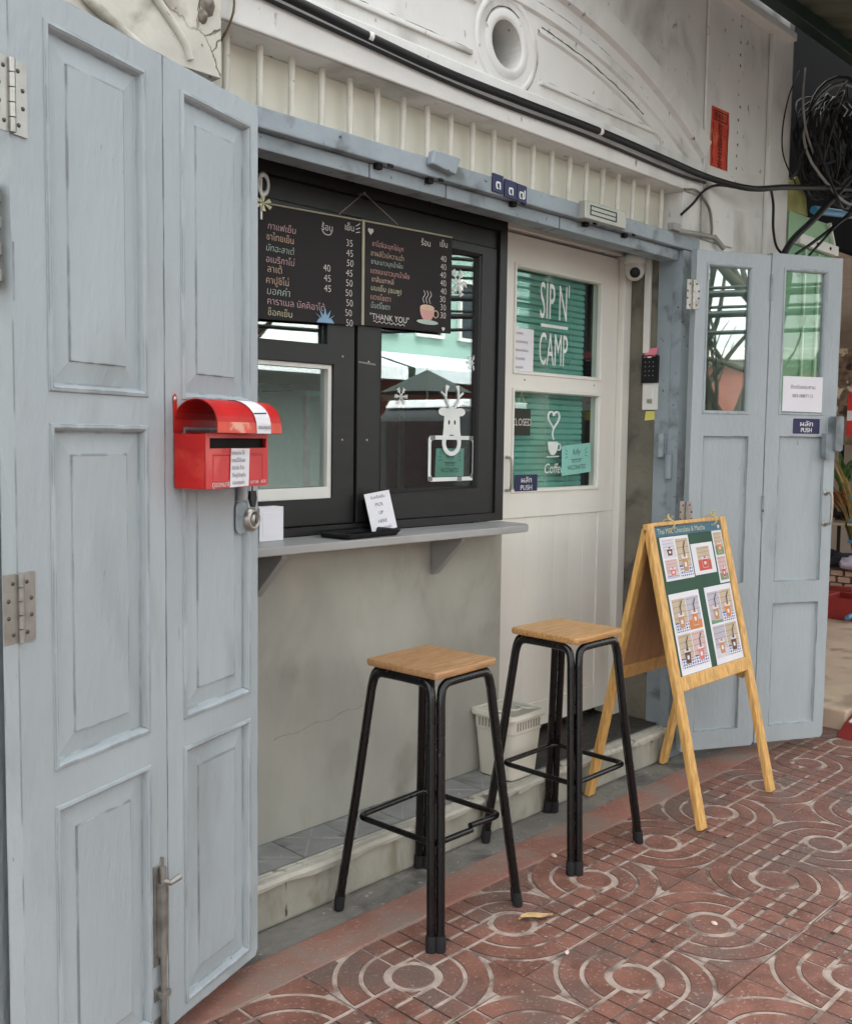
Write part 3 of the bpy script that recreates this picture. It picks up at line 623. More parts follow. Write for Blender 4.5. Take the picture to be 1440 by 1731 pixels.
wpart(lambda b: b.box(1.4605, Y+.030, 1.6505, 1.9895, Y+.033, 2.0195), 'pane', G_WIN)
wpart(lambda b: [b.lathe([(0, .002), (.003, .0015), (.004, 0)], 8, T(x, Y+.008, z) @ RX(90)) for x, z in ((2.05, 1.62), (2.05, 1.36), (2.155, 1.36), (2.16, 1.61))], 'screw', STEEL)
wpart(lambda b: b.plate([(2.115, 1.605), (2.19, 1.600), (2.188, 1.606), (2.117, 1.610)], (), Y+.0068, Y+.0075), 'paint_chip', mat('chipped_grey', (120, 116, 112), .9))

# decals on the window glass
YG = Y+.027
def deer():
    g = empty('reindeer_decal', (2.577, YG, 1.37), label='white reindeer sticker with a string of lights on the right window pane', cat='decal'); Mg = T(-2.577, -YG, -1.37)
    def head(b):
        b.plate(circ(2.577, 1.445, .040, 14, 0, pi, .035)+[(2.534, 1.40), (2.528, 1.36)]+circ(2.577, 1.352, .049, 14, pi, 2*pi, .045)+[(2.626, 1.36), (2.620, 1.40)], [circ(2.577, 1.352, .030, 18), circ(2.562, 1.425, .005, 8, rz=.009), circ(2.592, 1.425, .005, 8, rz=.009)], YG-.0012, YG-.0006)
        for sx in (-1, 1):
            b.plate(circ(2.577+sx*.042, 1.462, .028, 12, rz=.015), (), YG-.0010, YG-.0005)
            b.tube([(2.577+sx*.014, YG-.0008, 1.475), (2.577+sx*.034, YG-.0008, 1.505), (2.577+sx*.030, YG-.0008, 1.555)], .0045, 6)
            b.tube([(2.577+sx*.032, YG-.0010, 1.512), (2.577+sx*.056, YG-.0010, 1.530)], .004, 6)
            b.tube([(2.577+sx*.034, YG-.0012, 1.530), (2.577+sx*.020, YG-.0012, 1.552)], .0038, 6)
    one(head, 'head', VINYL, g, 0, Mg)
    one(lambda b: b.plate(rrect(2.458, 1.218, 2.702, 1.378, .016, 4), [rrect(2.472, 1.232, 2.688, 1.364, .012, 4)], YG-.0016, YG-.0013), 'light_string', VINYL, g, 0, Mg)
    for x, z in ((2.48, 1.37), (2.68, 1.37), (2.468, 1.228), (2.69, 1.235), (2.62, 1.224)): one(lambda b: b.plate(rrect(x-.012, z-.008, x+.012, z+.008, .004, 3), (), YG-.0022, YG-.0017), 'bulb', mat('grey_vinyl', (120, 120, 116), .5), g, 0, Mg)
deer()
def snow(x, z, r, where):
    def fn(b):
        for k in range(6):
            a = k*pi/3; y = -.0006-.0002*k; d = Vector((cos(a), 0, sin(a))); n = Vector((-sin(a), 0, cos(a)))
            def st(p, q, w_, yy): 
                t = (q-p).normalized(); m_ = Vector((-t.z, 0, t.x))*w_/2; o = Vector((0, yy, 0)); b.add([p-m_+o, q-m_+o, q+m_+o, p+m_+o], [(0, 1, 2, 3)])
            st(d*r*.1, d*r, r*.13, y)
            for f in (.5, .78):
                for s_ in (-1, 1): st(d*r*f, d*r*(f+.22)+n*s_*r*.22, r*.10, y-.0001)
    one(fn, 'snowflake_decal', VINYL, None, 0, T(x, YG, z), label=where, cat='decal')
snow(2.595, 1.913, .048, 'large white snowflake sticker beside the menu board on the window glass')
snow(2.325, 1.507, .030, 'white snowflake sticker left of the reindeer on the window glass')
snow(2.677, 1.640, .028, 'small white snowflake sticker above the reindeer antlers')
def vacc(name, M_, w_, h, lab, cat='card'):
    g = one(lambda b: b.plate([(-w_/2, -h/2), (w_/2, -h/2+.004), (w_/2-.002, h/2), (-w_/2+.003, h/2-.003)], (), 0, .0008), name, MINT, None, 0, M_, label=lab, cat=cat)
    def tx(b):
        b.text('fully', h*.26, 0, h*.16, -.0006, sx=1.0, align='CENTER', slant=.15); b.text('vaccinated'.upper(), h*.21, 0, -h*.33, -.0006, sx=w_/h*.48, align='CENTER')
        b.bar((-w_*.20, -.0006, .0), (w_*.20, -.0006, .0), .002, .0004, Vector((0, 0, 1)))
        b.plate([(-w_*.14, -h*.10), (w_*.14, -h*.09), (w_*.14, -h*.02), (-w_*.14, -h*.03)], [[(-w_*.12, -h*.085), (w_*.12, -h*.08), (w_*.12, -h*.03), (-w_*.12, -h*.04)]], -.0006, -.0004)
        for sx in (-1, 1):
            for dz in (-.1, .05, .2): b.bar((sx*w_*.30, -.0006, h*(.16+dz*.5)), (sx*w_*.38, -.0006, h*(.16+dz)), .002, .0004, Vector((0, 0, 1)))
    one(tx, 'card_lettering', mat('card_ink', (50, 60, 62), .8), g)
vacc('vaccinated_card', T(2.577, YG+.0062, 1.283) @ RY(1), .150, .104, 'mint card reading fully vaccinated behind the reindeer sticker')

# ------------------------------------------------------------------ white door with blind
YD = .28
wd = empty('white_door', (3.3, YD, .15), label='white panelled door with two glass panes and teal blind', cat='door'); DM = T(-3.3, -YD, -.15)
def dpart(fn, name, m, bevel=0., **k): return one(fn, name, m, wd, bevel, DM, **k)
P1 = (2.985, 3.560, 1.632, 2.030); P2 = (2.985, 3.560, 1.171, 1.556)
dpart(lambda b: b.plate([(2.88, 1.06), (3.685, 1.06), (3.685, 2.150), (2.88, 2.150)], [[(p[0], p[2]), (p[1], p[2]), (p[1], p[3]), (p[0], p[3])] for p in (P1, P2)], YD, YD+.04), 'door_frame', WDOOR, .002)
for p in (P1, P2):
    dpart(lambda b: b.rloops(p[0], p[2], p[1], p[3], [(-.012, YD-.0005), (-.010, YD-.006), (-.001, YD-.006), (.003, YD+.002), (.004, YD+.016)], False), 'glazing_bead', WDOOR)
    dpart(lambda b: b.box(p[0]+.0005, YD+.016, p[2]+.0005, p[1]-.0005, YD+.020, p[3]-.0005), 'pane', G_DOOR)
dpart(lambda b: b.box(2.88, YD+.002, .195, 2.975, YD+.04, 1.0595), 'stile', WDOOR, .002)
dpart(lambda b: b.box(3.575, YD+.0005, .195, 3.685, YD+.04, 1.0595), 'stile', WDOOR, .003)
dpart(lambda b: b.box(2.9755, YD+.0005, .195, 3.5745, YD+.04, .30), 'bottom_rail', WDOOR, .003)
for k in range(6):
    x0 = 2.9757+k*.0998
    dpart(lambda b: b.box(x0, YD+.006, .3005, x0+.0992, YD+.034, 1.0595), 'plank', WDOOR, .002)
dpart(lambda b: b.box(2.842, YD+.0, .150, 2.8785, YD+.07, 2.16), 'jamb', WDOOR, .003)
dpart(lambda b: b.box(3.689, YD-.030, .150, 3.7445, YD+.07, 2.16), 'jamb', WDOOR, .003)
dpart(lambda b: b.box(2.842, YD-.02, 2.1605, 3.7445, YD+.07, 2.189), 'jamb', WDOOR, .003)
dpart(lambda b: b.tube(spline([(2.946, YD-.002, 1.30), (2.940, YD-.03, 1.29), (2.940, YD-.034, 1.24), (2.940, YD-.03, 1.18), (2.946, YD-.002, 1.17)]), .006, 8), 'door_handle', STEEL)
dpart(lambda b: [b.lathe([(0, .0015), (.003, .001), (.004, 0)], 8, T(x, YD, 1.60) @ RX(90)) for x in (3.05, 3.52)], 'screw', SCREW)
bl = empty('venetian_blind', (3.26, .345, 2.1), label='teal venetian blind hanging behind the white door panes', cat='blind')
one(lambda b: b.box(-.272, -.018, -.01, .262, .018, .018), 'head_rail', TEAL, bl, .003)
s0 = None
for k in range(39):
    if s0 is None: s0 = one(lambda b: b.add([(-.272, 0, -.0155), (.262, 0, -.0155), (.262, -.0055, 0), (-.272, -.0055, 0), (-.272, 0, .0155), (.262, 0, .0155)], [(0, 1, 2, 3), (3, 2, 5, 4)]), 'slat', TEAL, bl); o = s0
    else: o = dup(s0, bl)
    o.location = (random.uniform(-.002, .002), 0, -.03-.0245*k); o.rotation_euler = (R(-24+random.uniform(-2, 2)), 0, 0)
for x in (-.20, .0, .16): one(lambda b: b.tube([(x, -.012, 0), (x, -.012, -.98)], .0013, 5), 'ladder_cord', TEAL, bl)
# lettering and stickers on the door glass
YP = YD+.0155
def sip(b):
    b.text("SIP N'", .205, 3.158, 1.852, -.0, sx=.40); b.text('CAMP', .185, 3.158, 1.668, -.0, sx=.39)
    b.add([(3.165, 0, 1.818), (3.345, 0, 1.818), (3.345, 0, 1.830), (3.165, 0, 1.830)], [(0, 1, 2, 3)])
for v in (sip,): one(v, 'shop_lettering', VINYL, None, 0, T(0, YP-.0004, 0), label="white SIP N' CAMP lettering on the upper door pane", cat='lettering')
def coffee(b):
    y = 0
    hp = [(3.262+.038*(16*sin(t)**3)/16, y, 1.452+.038*(13*cos(t)-5*cos(2*t)-2*cos(3*t)-cos(4*t))/15) for t in [i*2*pi/30 for i in range(31)]]
    b.tube(hp, .0042, 6); b.tube(spline([(3.262, y, 1.415), (3.256, y, 1.39), (3.264, y, 1.37)]), .0035, 6)
    b.plate(circ(3.260, 1.355, .034, 12, pi, 2*pi, .05)+[(3.294, 1.360), (3.226, 1.360)], (), -.0008, 0)
    b.tube(circ3(3.300, 1.338, .013, y), .0035, 6); b.tube([(3.222, y, 1.298), (3.30, y, 1.300)], .003, 6)
    b.text('Coffee', .058, 3.205, 1.232, -.0002, sx=.85, slant=.2)
def circ3(cx, cz, r, y): return [(cx+r*cos(a), y, cz+r*sin(a)) for a in [i*2*pi/14 for i in range(15)]]
one(coffee, 'coffee_cup_decal', VINYL, None, 0, T(0, YP-.0012, 0), label='white coffee cup sticker with heart shaped steam on the lower door pane', cat='decal')
def note(name, M_, w_, h, lines, lab, ts=.014, cat='notice', ink=INK, al='LEFT', m=PAPER):
    g = one(lambda b: b.plate([(0, 0), (w_, 0), (w_, h), (0, h)], (), -.0006, 0), name, m, None, 0, M_, label=lab, cat=cat)
    def tx(b):
        for i, l in enumerate(lines): b.text(l, ts, w_*.10 if al == 'LEFT' else w_/2, h*(1-(i+.75)/len(lines)), -.0012, align=al, sx=.9)
    one(tx, 'note_lettering', ink, g); return g
note('door_note', T(2.991, YP-.0008, 1.636), .128, .164, ['หมายเหตุ', 'ในการเปิดประตู', 'ต้องกดรหัสก่อน', 'เข้าทุกครั้งค่ะ', 'ขอบคุณค่ะ'], 'white paper note taped low on the upper door pane', ts=.0145)
vacc('vaccinated_card', T(3.425, YP-.0016, 1.288) @ RY(-3), .208, .128, 'teal green card reading fully vaccinated on the white door pane')
cs = one(lambda b: b.plate(rrect(-.057, -.053, .057, .053, .003, 2), (), -.004, 0), 'closed_sign', mat('closed_board', (48, 52, 40), .7, var=.1), None, .001, T(3.046, YP-.003, 1.436), label='small dark hanging sign reading CLOSED on the white door', cat='sign')
one(lambda b: b.text('CLOSED', .040, 0, -.014, -.0046, sx=.82, align='CENTER'), 'sign_lettering', CHW, cs)
one(lambda b: (b.tube([(-.03, -.002, .053), (.0, -.002, .115), (.03, -.002, .053)], .0012, 5),), 'cord', CHY, cs)
ps = one(lambda b: b.plate(rrect(2.993, 1.165, 3.135, 1.230, .003, 3), (), YD-.0068, YD-.0062), 'push_sticker', NAVY, label='navy PUSH sticker at the corner of the lower door pane', cat='sticker')
def ptx(b):
    b.text('ผลัก', .030, 3.064, 1.199, YD-.0074, sx=1.3, align='CENTER'); b.text('PUSH', .0275, 3.064, 1.170, YD-.0074, sx=1.15, align='CENTER')
    b.text('PUSH', .0275, 3.0648, 1.1704, YD-.0077, sx=1.15, align='CENTER'); b.text('ผลัก', .030, 3.0648, 1.1994, YD-.0077, sx=1.3, align='CENTER')
one(ptx, 'sticker_lettering', VINYL, ps)
# ================================================================== OBJECTS
# counter
ct = empty('wall_counter', (2.1, .12, 1.04), label='long grey counter shelf with rounded end below the serving window', cat='counter'); CM = T(-2.1, -.12, -1.04)
def ctop(b):
    pts = [(1.2, .204), (1.2, .018)]+[(2.73+.085*cos(a), .018+.085+.085*sin(a)) for a in [R(-90+15*i) for i in range(7)]]+[(2.815, .204)]
    n = len(pts); b.add([(x, y, 1.041) for x, y in pts]+[(x, y, 1.0655) for x, y in pts], [tuple(range(n-1, -1, -1)), tuple(range(n, 2*n))]+[(i, (i+1) % n, n+(i+1) % n, n+i) for i in range(n)])
one(ctop, 'counter_top', COUNT, ct, .003, CM)
for x in (1.70, 2.455):
    def br(b):
        b.add([(x, .2045, .90), (x, .2045, 1.0405), (x, .06, 1.0405), (x, .06, 1.025), (x, .190, .90), (x+.028, .2045, .90), (x+.028, .2045, 1.0405), (x+.028, .06, 1.0405), (x+.028, .06, 1.025), (x+.028, .190, .90)],
              [(0, 1, 2, 3, 4), (9, 8, 7, 6, 5), (0, 4, 9, 5), (4, 3, 8, 9), (3, 2, 7, 8), (2, 1, 6, 7), (1, 0, 5, 6)])
    one(br, 'bracket', COUNT, ct, .002, CM)
def tray(b):
    M_ = T(2.03, .100, 1.0668) @ RZ(4)
    b.M = M_; out = rrect(-.125, -.070, .125, .070, .02, 4); n = len(out); ins = lambda d: rrect(-.125+d, -.070+d, .125-d, .070-d, max(.004, .02-d*.5), 4)
    L_ = [(out, .016), (ins(.002), .018), (ins(.008), .014), (ins(.014), .004)]
    vs = [(x, y, 0) for x, y in ins(.012)]+[(x, y, z) for p, z in L_ for x, y in p]; fs = [tuple(range(n-1, -1, -1))]
    for k in range(4): fs += [(k*n+i, k*n+(i+1) % n, (k+1)*n+(i+1) % n, (k+1)*n+i) for i in range(n)]
    fs.append(tuple(range(4*n, 5*n))); b.add(vs, fs)
one(tray, 'serving_tray', PLASB, label='shallow black plastic tray on the counter', cat='tray')
pk = one(lambda b: b.plate([(0, 0), (.103, 0), (.103, .125), (0, .125)], (), 0, .002), 'pick_up_card', PAPER, None, 0, T(2.125, .145, 1.0665) @ RZ(-4) @ RY(-7) @ RX(-12), label='white standing card reading PICK UP HERE on the counter', cat='card')
def pktx(b):
    b.text('รับเครื่องดื่ม', .0125, .051, .105, -.0006, align='CENTER')
    for i, t in enumerate(('PICK', 'UP', 'HERE')): b.text(t, .0155, .051, .080-.027*i, -.0006, align='CENTER')
    b.text('ขอบคุณค่ะ', .0135, .055, .005, -.0006, align='CENTER')
one(pktx, 'card_lettering', INKB, pk)
one(lambda b: b.plate([(.02, .01), (.083, .01), (.083, .11), (.02, .11)], (), .0022, .045), 'card_stand', PLASB, pk)
one(lambda b: (b.box(1.69, .150, 1.0665, 1.775, .192, 1.165), b.plate([(1.700, 1.08), (1.765, 1.08), (1.765, 1.15), (1.70, 1.15)], (), .149, .1499)), 'napkin_box', PAPER, None, .004, label='white paper box on the counter next to the letterbox', cat='box')

# hanging chalk menu boards
def board(x0, x1, z0l, z0r, z1l, z1r, lab, rows, hx, price1, price2, extra=None):
    Yb = .194; g = empty('menu_board', ((x0+x1)/2, Yb, z0l), label=lab, cat='menu board', group='chalk menu boards'); Mg = T(-(x0+x1)/2, -Yb, -z0l)
    one(lambda b: b.plate([(x0, z0l), (x1, z0r), (x1, z1r), (x0, z1l)], (), Yb, Yb+.012), 'board_panel', CHALKB, g, .0015, Mg)
    one(lambda b: (b.bar((x0, Yb+.004, z1l+.003), (x1, Yb+.004, z1r+.003), .005, .010, Vector((0, 0, 1))), b.bar((x0+.003, Yb-.002, z0l), (x0+.003, Yb-.002, z1l), .010, .003)) if extra == 'edge' else b.bar((x0, Yb+.004, z1l+.003), (x1, Yb+.004, z1r+.003), .004, .010, Vector((0, 0, 1))), 'edge_strip', mat('pale_edge', (160, 156, 132), .8), g, 0, Mg)
    for ht, hp, hz in (('ร้อน', price1, z1l-.034), ('เย็น', price2, z1r-.036)): one(lambda b: b.text(ht, .028, hp, hz, Yb-.0008, align='CENTER'), 'heading', CHW, g, 0, Mg)
    for z, c, name, a, p, s_ in rows:
        one(lambda b: b.text(name, s_*random.uniform(.94, 1.08), hx+random.uniform(-.004, .004), z+random.uniform(-.002, .002), Yb-.0008, sx=random.uniform(.92, 1.06), slant=random.uniform(-.10, .18), thin=.012), 'menu_line', [CHW, CHP, CHO, CHG, CHC, CHY, CHB][c], g, 0, Mg)
        def pr(b):
            if a: b.text(a, .030, price1+random.uniform(-.003, .003), z, Yb-.0008, align='CENTER', slant=random.uniform(-.1, .1), thin=.012)
            if p: b.text(p, .030, price2+random.uniform(-.003, .003), z-.004, Yb-.0008, align='CENTER', slant=random.uniform(-.1, .1), thin=.012)
        one(pr, 'price', CHW, g, 0, Mg)
    return g, Mg, Yb
W0, P_, O_, G_, C_, Y_, B_ = range(7)
zz = lambda k, a, s: a-s*k
names1 = [('กาแฟเย็น', '', '35', P_), ('ชาไทยเย็น', '', '45', O_), ('มัทฉะลาเต้', '', '50', G_), ('อเมริกาโน่', '40', '45', P_), ('ลาเต้', '45', '50', O_), ('คาปูชิโน่', '45', '50', O_), ('มอคค่า', '', '50', G_), ('คาราเมล มัคคิอาโต้', '', '50', P_), ('ช็อคเย็น', '', '50', Y_)]
b1, M1, Yb = board(1.60, 2.112, 1.700, 1.720, 2.026, 2.042, 'black chalk menu board with a blue star drawn at its foot', [(zz(k, 1.962, .0305), c, n, a, p, .028) for k, (n, a, p, c) in enumerate(names1)], 1.748, 1.972, 2.062)
names2 = [('ชาโฮจิฉะบุกไข่มุก', '40', C_), ('ชาผลิไวน์หวานฉ่ำ', '40', O_), ('ชามะนาวบุกน้ำผึ้ง', '40', G_), ('แดงมะนาวบุกน้ำผึ้ง', '40', C_), ('ชาส้มเกาหลี', '40', O_), ('นมเย็น (ชมพู)', '30', Y_), ('แดงโซดา', '30', C_), ('มิ้นต์โซดา', '30', G_)]
b2, M2, Yb = board(2.115, 2.530, 1.722, 1.730, 2.043, 2.053, 'black chalk menu board with THANK YOU and a pink cup drawn in chalk', [(zz(k, 1.972, .0272), c, n, '', p, .0235) for k, (n, p, c) in enumerate(names2)], 2.155, 2.40, 2.487, 'edge')
def thanks(b):
    y = Yb-.001
    b.text('"THANK YOU"', .027, 2.15, 1.745, y, sx=1.0)
    b.tube([(2.165+i*.004, y, 1.738+.003*sin(i*1.2)) for i in range(36)], .0012, 5)
def cupd(b):
    y = Yb-.001
    b.mi = 1; b.plate(circ(2.41, 1.800, .034, 12, pi, 2*pi, .040)+[(2.444, 1.806), (2.376, 1.806)], (), y-.0006, y)
    b.mi = 2; b.plate(circ(2.41, 1.806, .034, 16, rz=.010), (), y-.0012, y-.0007); b.tube(circ3(2.452, 1.788, .012, y), .002, 5)
    b.mi = 3; b.plate(circ(2.412, 1.758, .052, 18, rz=.008), (), y-.0010, y-.0004)
    b.mi = 0
    for dx in (-.015, 0, .015): b.tube(spline([(2.41+dx, y, 1.820), (2.404+dx, y, 1.835), (2.414+dx, y, 1.848), (2.408+dx, y, 1.862)]), .0013, 5)
def heart(cx, cz, s): return [(cx+s*sin(t)**3, cz+s*(13*cos(t)-5*cos(2*t)-2*cos(3*t)-cos(4*t))/16) for t in [-i*2*pi/20 for i in range(20)]]
one(thanks, 'thank_you', CHW, b2, 0, M2); one(cupd, 'cup_drawing', [CHW, CHC, CHO, CHG], b2, 0, M2)
for hx_, hz_, hs_ in ((2.15, 2.018, .012), (2.49, 1.742, .008)): one(lambda b: b.plate(heart(hx_, hz_, hs_), (), Yb-.0015, Yb-.001), 'heart_drawing', CHW, b2, 0, M2)
def doodle1(b):
    y = Yb-.001; b.mi = 0
    for k in range(5):
        a = R(30+k*30); b.plate([(1.965-.012*sin(a)+.0, 1.718+.0), (1.965+.045*cos(a), 1.718+.036*sin(a)+.006), (1.965+.012*sin(a), 1.718)], (), y-.0004-.0003*k, y-.0002-.0003*k)
    b.plate([(1.93, 1.714), (2.0, 1.716), (1.99, 1.728), (1.94, 1.727)], (), y-.0025, y-.002)
def doodle3(b):
    y = Yb-.001
    for dz in (0, .010, .020): b.bar((2.088, y, 2.004+dz), (2.105, y, 2.008+dz*1.3), .0025, .0006, Vector((0, 0, 1)))
    b.tube(spline([(1.95, y, 1.996), (1.96, y, 1.982), (1.98, y, 1.980), (1.99, y, 1.990)]), .0018, 5)
one(doodle1, 'star_drawing', CHB, b1, 0, M1); one(doodle3, 'smile_drawing', CHW, b1, 0, M1)
hg = empty('hanging_string', (2.103, .18, 2.124), label='thin string on a nail holding up the chalk menu boards', cat='string')
for x, z in ((1.995, 2.040), (2.245, 2.050)):
    one(lambda b: b.tube([(0, -.006, 0), (x-2.103, -.012, z-2.124)], .0012, 5), 'cord', mat('grey_string', (150, 140, 132), .9), hg)
one(lambda b: b.tube([(0, .03, 0), (0, -.01, 0)], .003, 8), 'nail', STEEL, hg)
# wreath letter and small flower on the far frame
def wr(b):
    b.lathe([(.022, -.003), (.029, 0), (.022, .003), (.015, 0), (.022, -.003)], 18, T(1.752, .192, 2.085) @ RX(90) @ Matrix.Diagonal((.8, 1.25, 1, 1)))
    b.box(1.741, .190, 1.985, 1.747, .194, 2.10); b.mi = 1
    for k in range(6): b.plate([(1.748, 2.03), (1.748+.030*cos(k*pi/3+.3), 2.03+.022*sin(k*pi/3+.3)), (1.748+.030*cos(k*pi/3+.8), 2.03+.022*sin(k*pi/3+.8))], (), .187-.0004*k, .189)
one(wr, 'letter_ornament', [VINYL, CHY], None, 0, T(-.018, 0, 0), label='white cut-out letter with a small yellow flower beside the chalk board', cat='ornament')
for x, lab in ((1.745, 'round frosted ceiling light above the left end of the menu boards'), (2.46, 'round frosted ceiling light above the right menu board')):
    g = empty('ceiling_light', (x, .140, 2.19), label=lab, cat='light', group='ceiling lights in the soffit')
    one(lambda b: b.lathe([(0, -.022), (.03, -.020), (.048, -.010), (.052, -.0005)], 24), 'diffuser', mat('frosted_lamp', (190, 176, 160), .5), g)
    one(lambda b: b.lathe([(.052, -.006), (.060, -.004), (.060, -.0002)], 24), 'rim', STEELD, g)

# letterbox on the folding door
mb = empty('letterbox', (1.457, -.16, 1.255), R(20), label='red tin letterbox with arched lid and paper strips on the folding door', cat='letterbox')
LM = T(0, 0, -1.255)
xs0, xs1, dp = -.325, -.088, .086
def body(b):
    x0, x1, y0, y1, z0, z1 = xs0, xs1, -dp, -.003, 1.255, 1.373
    b.box(x0, y0+.002, z0, x0+.002, y1, z1); b.box(x1-.002, y0+.002, z0, x1, y1, z1); b.box(x0+.002, y0+.002, z0, x1-.002, y1, z0+.002)
one(body, 'box', RED, mb, .0006, LM)
one(lambda b: b.plate([(xs0, 1.255), (xs1, 1.255), (xs1, 1.374), (xs0, 1.374)], [[(xs0+.012, 1.342), (xs1-.008, 1.342), (xs1-.008, 1.364), (xs0+.012, 1.364)]], -dp-.001, -dp+.001), 'front_panel', REDF, mb, .0006, LM)
one(lambda b: (b.rloops(xs0+.022, 1.268, xs1-.022, 1.330, [(0, -dp-.0012), (.0015, -dp-.003), (.003, -dp-.0030), (.0045, -dp-.0012)], False)), 'pressed_border', REDF, mb, 0, LM)
one(lambda b: b.box(xs0+.003, -dp+.012, 1.258, xs1-.003, -.008, 1.370), 'inner', DARK, mb, 0, LM)
def back(b):
    b.plate([(xs0, 1.374), (xs1, 1.374), (xs1, 1.405), (xs1-.01, 1.43), (xs0+.03, 1.44), (xs0+.012, 1.412), (xs0+.012, 1.452), (xs0+.006, 1.459), (xs0, 1.452)], (), -.003, -.0008)
one(back, 'back_plate', RED, mb, .0005, LM)
lidp = [(-.006, 1.405)]+[(-.062+.056*cos(a), 1.400+.048*sin(a)) for a in [R(10+13*i) for i in range(13)]]+[(-.119, 1.398), (-.119, 1.376)]
def lid(b):
    x0, x1 = xs0-.003, -.082; n = len(lidp); inn = [(y+(.0018 if i > n//2 else -.0012), z-.0015) for i, (y, z) in enumerate(lidp)]
    vs = [(x, y, z) for x in (x0, x1) for y, z in lidp]+[(x, y, z) for x in (x0, x1) for y, z in inn]; fs = []
    for i in range(n-1): fs += [(i, i+1, n+i+1, n+i), (2*n+i, 3*n+i, 3*n+i+1, 2*n+i+1), (i, 2*n+i, 2*n+i+1, i+1), (n+i, n+i+1, 3*n+i+1, 3*n+i)]
    fs += [(n-1, 3*n-1, 4*n-1, 2*n-1)]
    b.add(vs, [tuple(reversed(f)) for f in fs])
one(lid, 'lid', RED, mb, 0, LM)
def lidfront(b):
    b.box(xs0-.003, -.1202, 1.376, -.082, -.1192, 1.399)
one(lidfront, 'lid_flange', REDF2, mb, 0, LM)
one(lambda b: b.lathe([(0, .003), (.004, .002), (.006, 0)], 10, T(xs0+.006, -.003, 1.447) @ RX(90)), 'screw', STEEL, mb, 0, LM)
def lidnote(b):
    pts = [(y, z) for y, z in lidp[6:]]; n = len(pts); vs = []
    for k, (y, z) in enumerate(pts):
        f = k/(n-1); cy, cz = -.062, 1.400; d = math.hypot(y-cy, z-cz); q = 1+.0016/d
        vs += [(-.205+.02*f, cy+(y-cy)*q-.001, min(cz+(z-cz)*q, 9)), (-.140+.012*f, cy+(y-cy)*q-.001, cz+(z-cz)*q)]
    b.add(vs, [(2*k, 2*k+2, 2*k+3, 2*k+1) for k in range(n-1)])
one(lidnote, 'paper_strip', PAPER, mb, 0, LM)
one(lambda b: (b.text('ขอบคุณค่ะ', .013, -.180, 1.385, -.1225), b.bar((-.19, -.1165, 1.4195), (-.14, -.1165, 1.4215), .003, .0006, Vector((0, 0, 1)))), 'strip_lettering', INK, mb, 0, LM)
one(lambda b: b.plate([(-.243, 1.256), (-.172, 1.257), (-.168, 1.341), (-.238, 1.342)], (), -dp-.0042, -dp-.0034), 'paper_strip', PAPER, mb, 0, LM)
one(lambda b: [b.text(t, .0118, -.238+.001*i, 1.328-.0165*i, -dp-.0048, sx=.95) for i, t in enumerate(('จดหมาย ใส่', 'ตรงนี้ได้เลย', 'ติดต่อ ร้าน', 'ที่อยู่ปัจจุบัน', 'ขอบคุณค่ะ'))], 'strip_lettering', INK, mb, 0, LM)
one(lambda b: (b.text('ตู้จดหมาย', .017, -.304, 1.2585, -dp-.0016), b.text('LETTER', .010, -.160, 1.262, -dp-.0016), b.text('BOX', .010, -.118, 1.262, -dp-.0016)), 'box_lettering', VINYL, mb, 0, LM)
def key(b):
    b.tube([(-.128, -.07, 1.255), (-.128, -.07, 1.243)], .002, 6)
    b.plate([(-.138, 1.242), (-.118, 1.242), (-.114, 1.225), (-.120, 1.205), (-.130, 1.206), (-.140, 1.225)], (), -.073, -.067)
one(key, 'hanging_key', PLASB, mb, .001, LM)

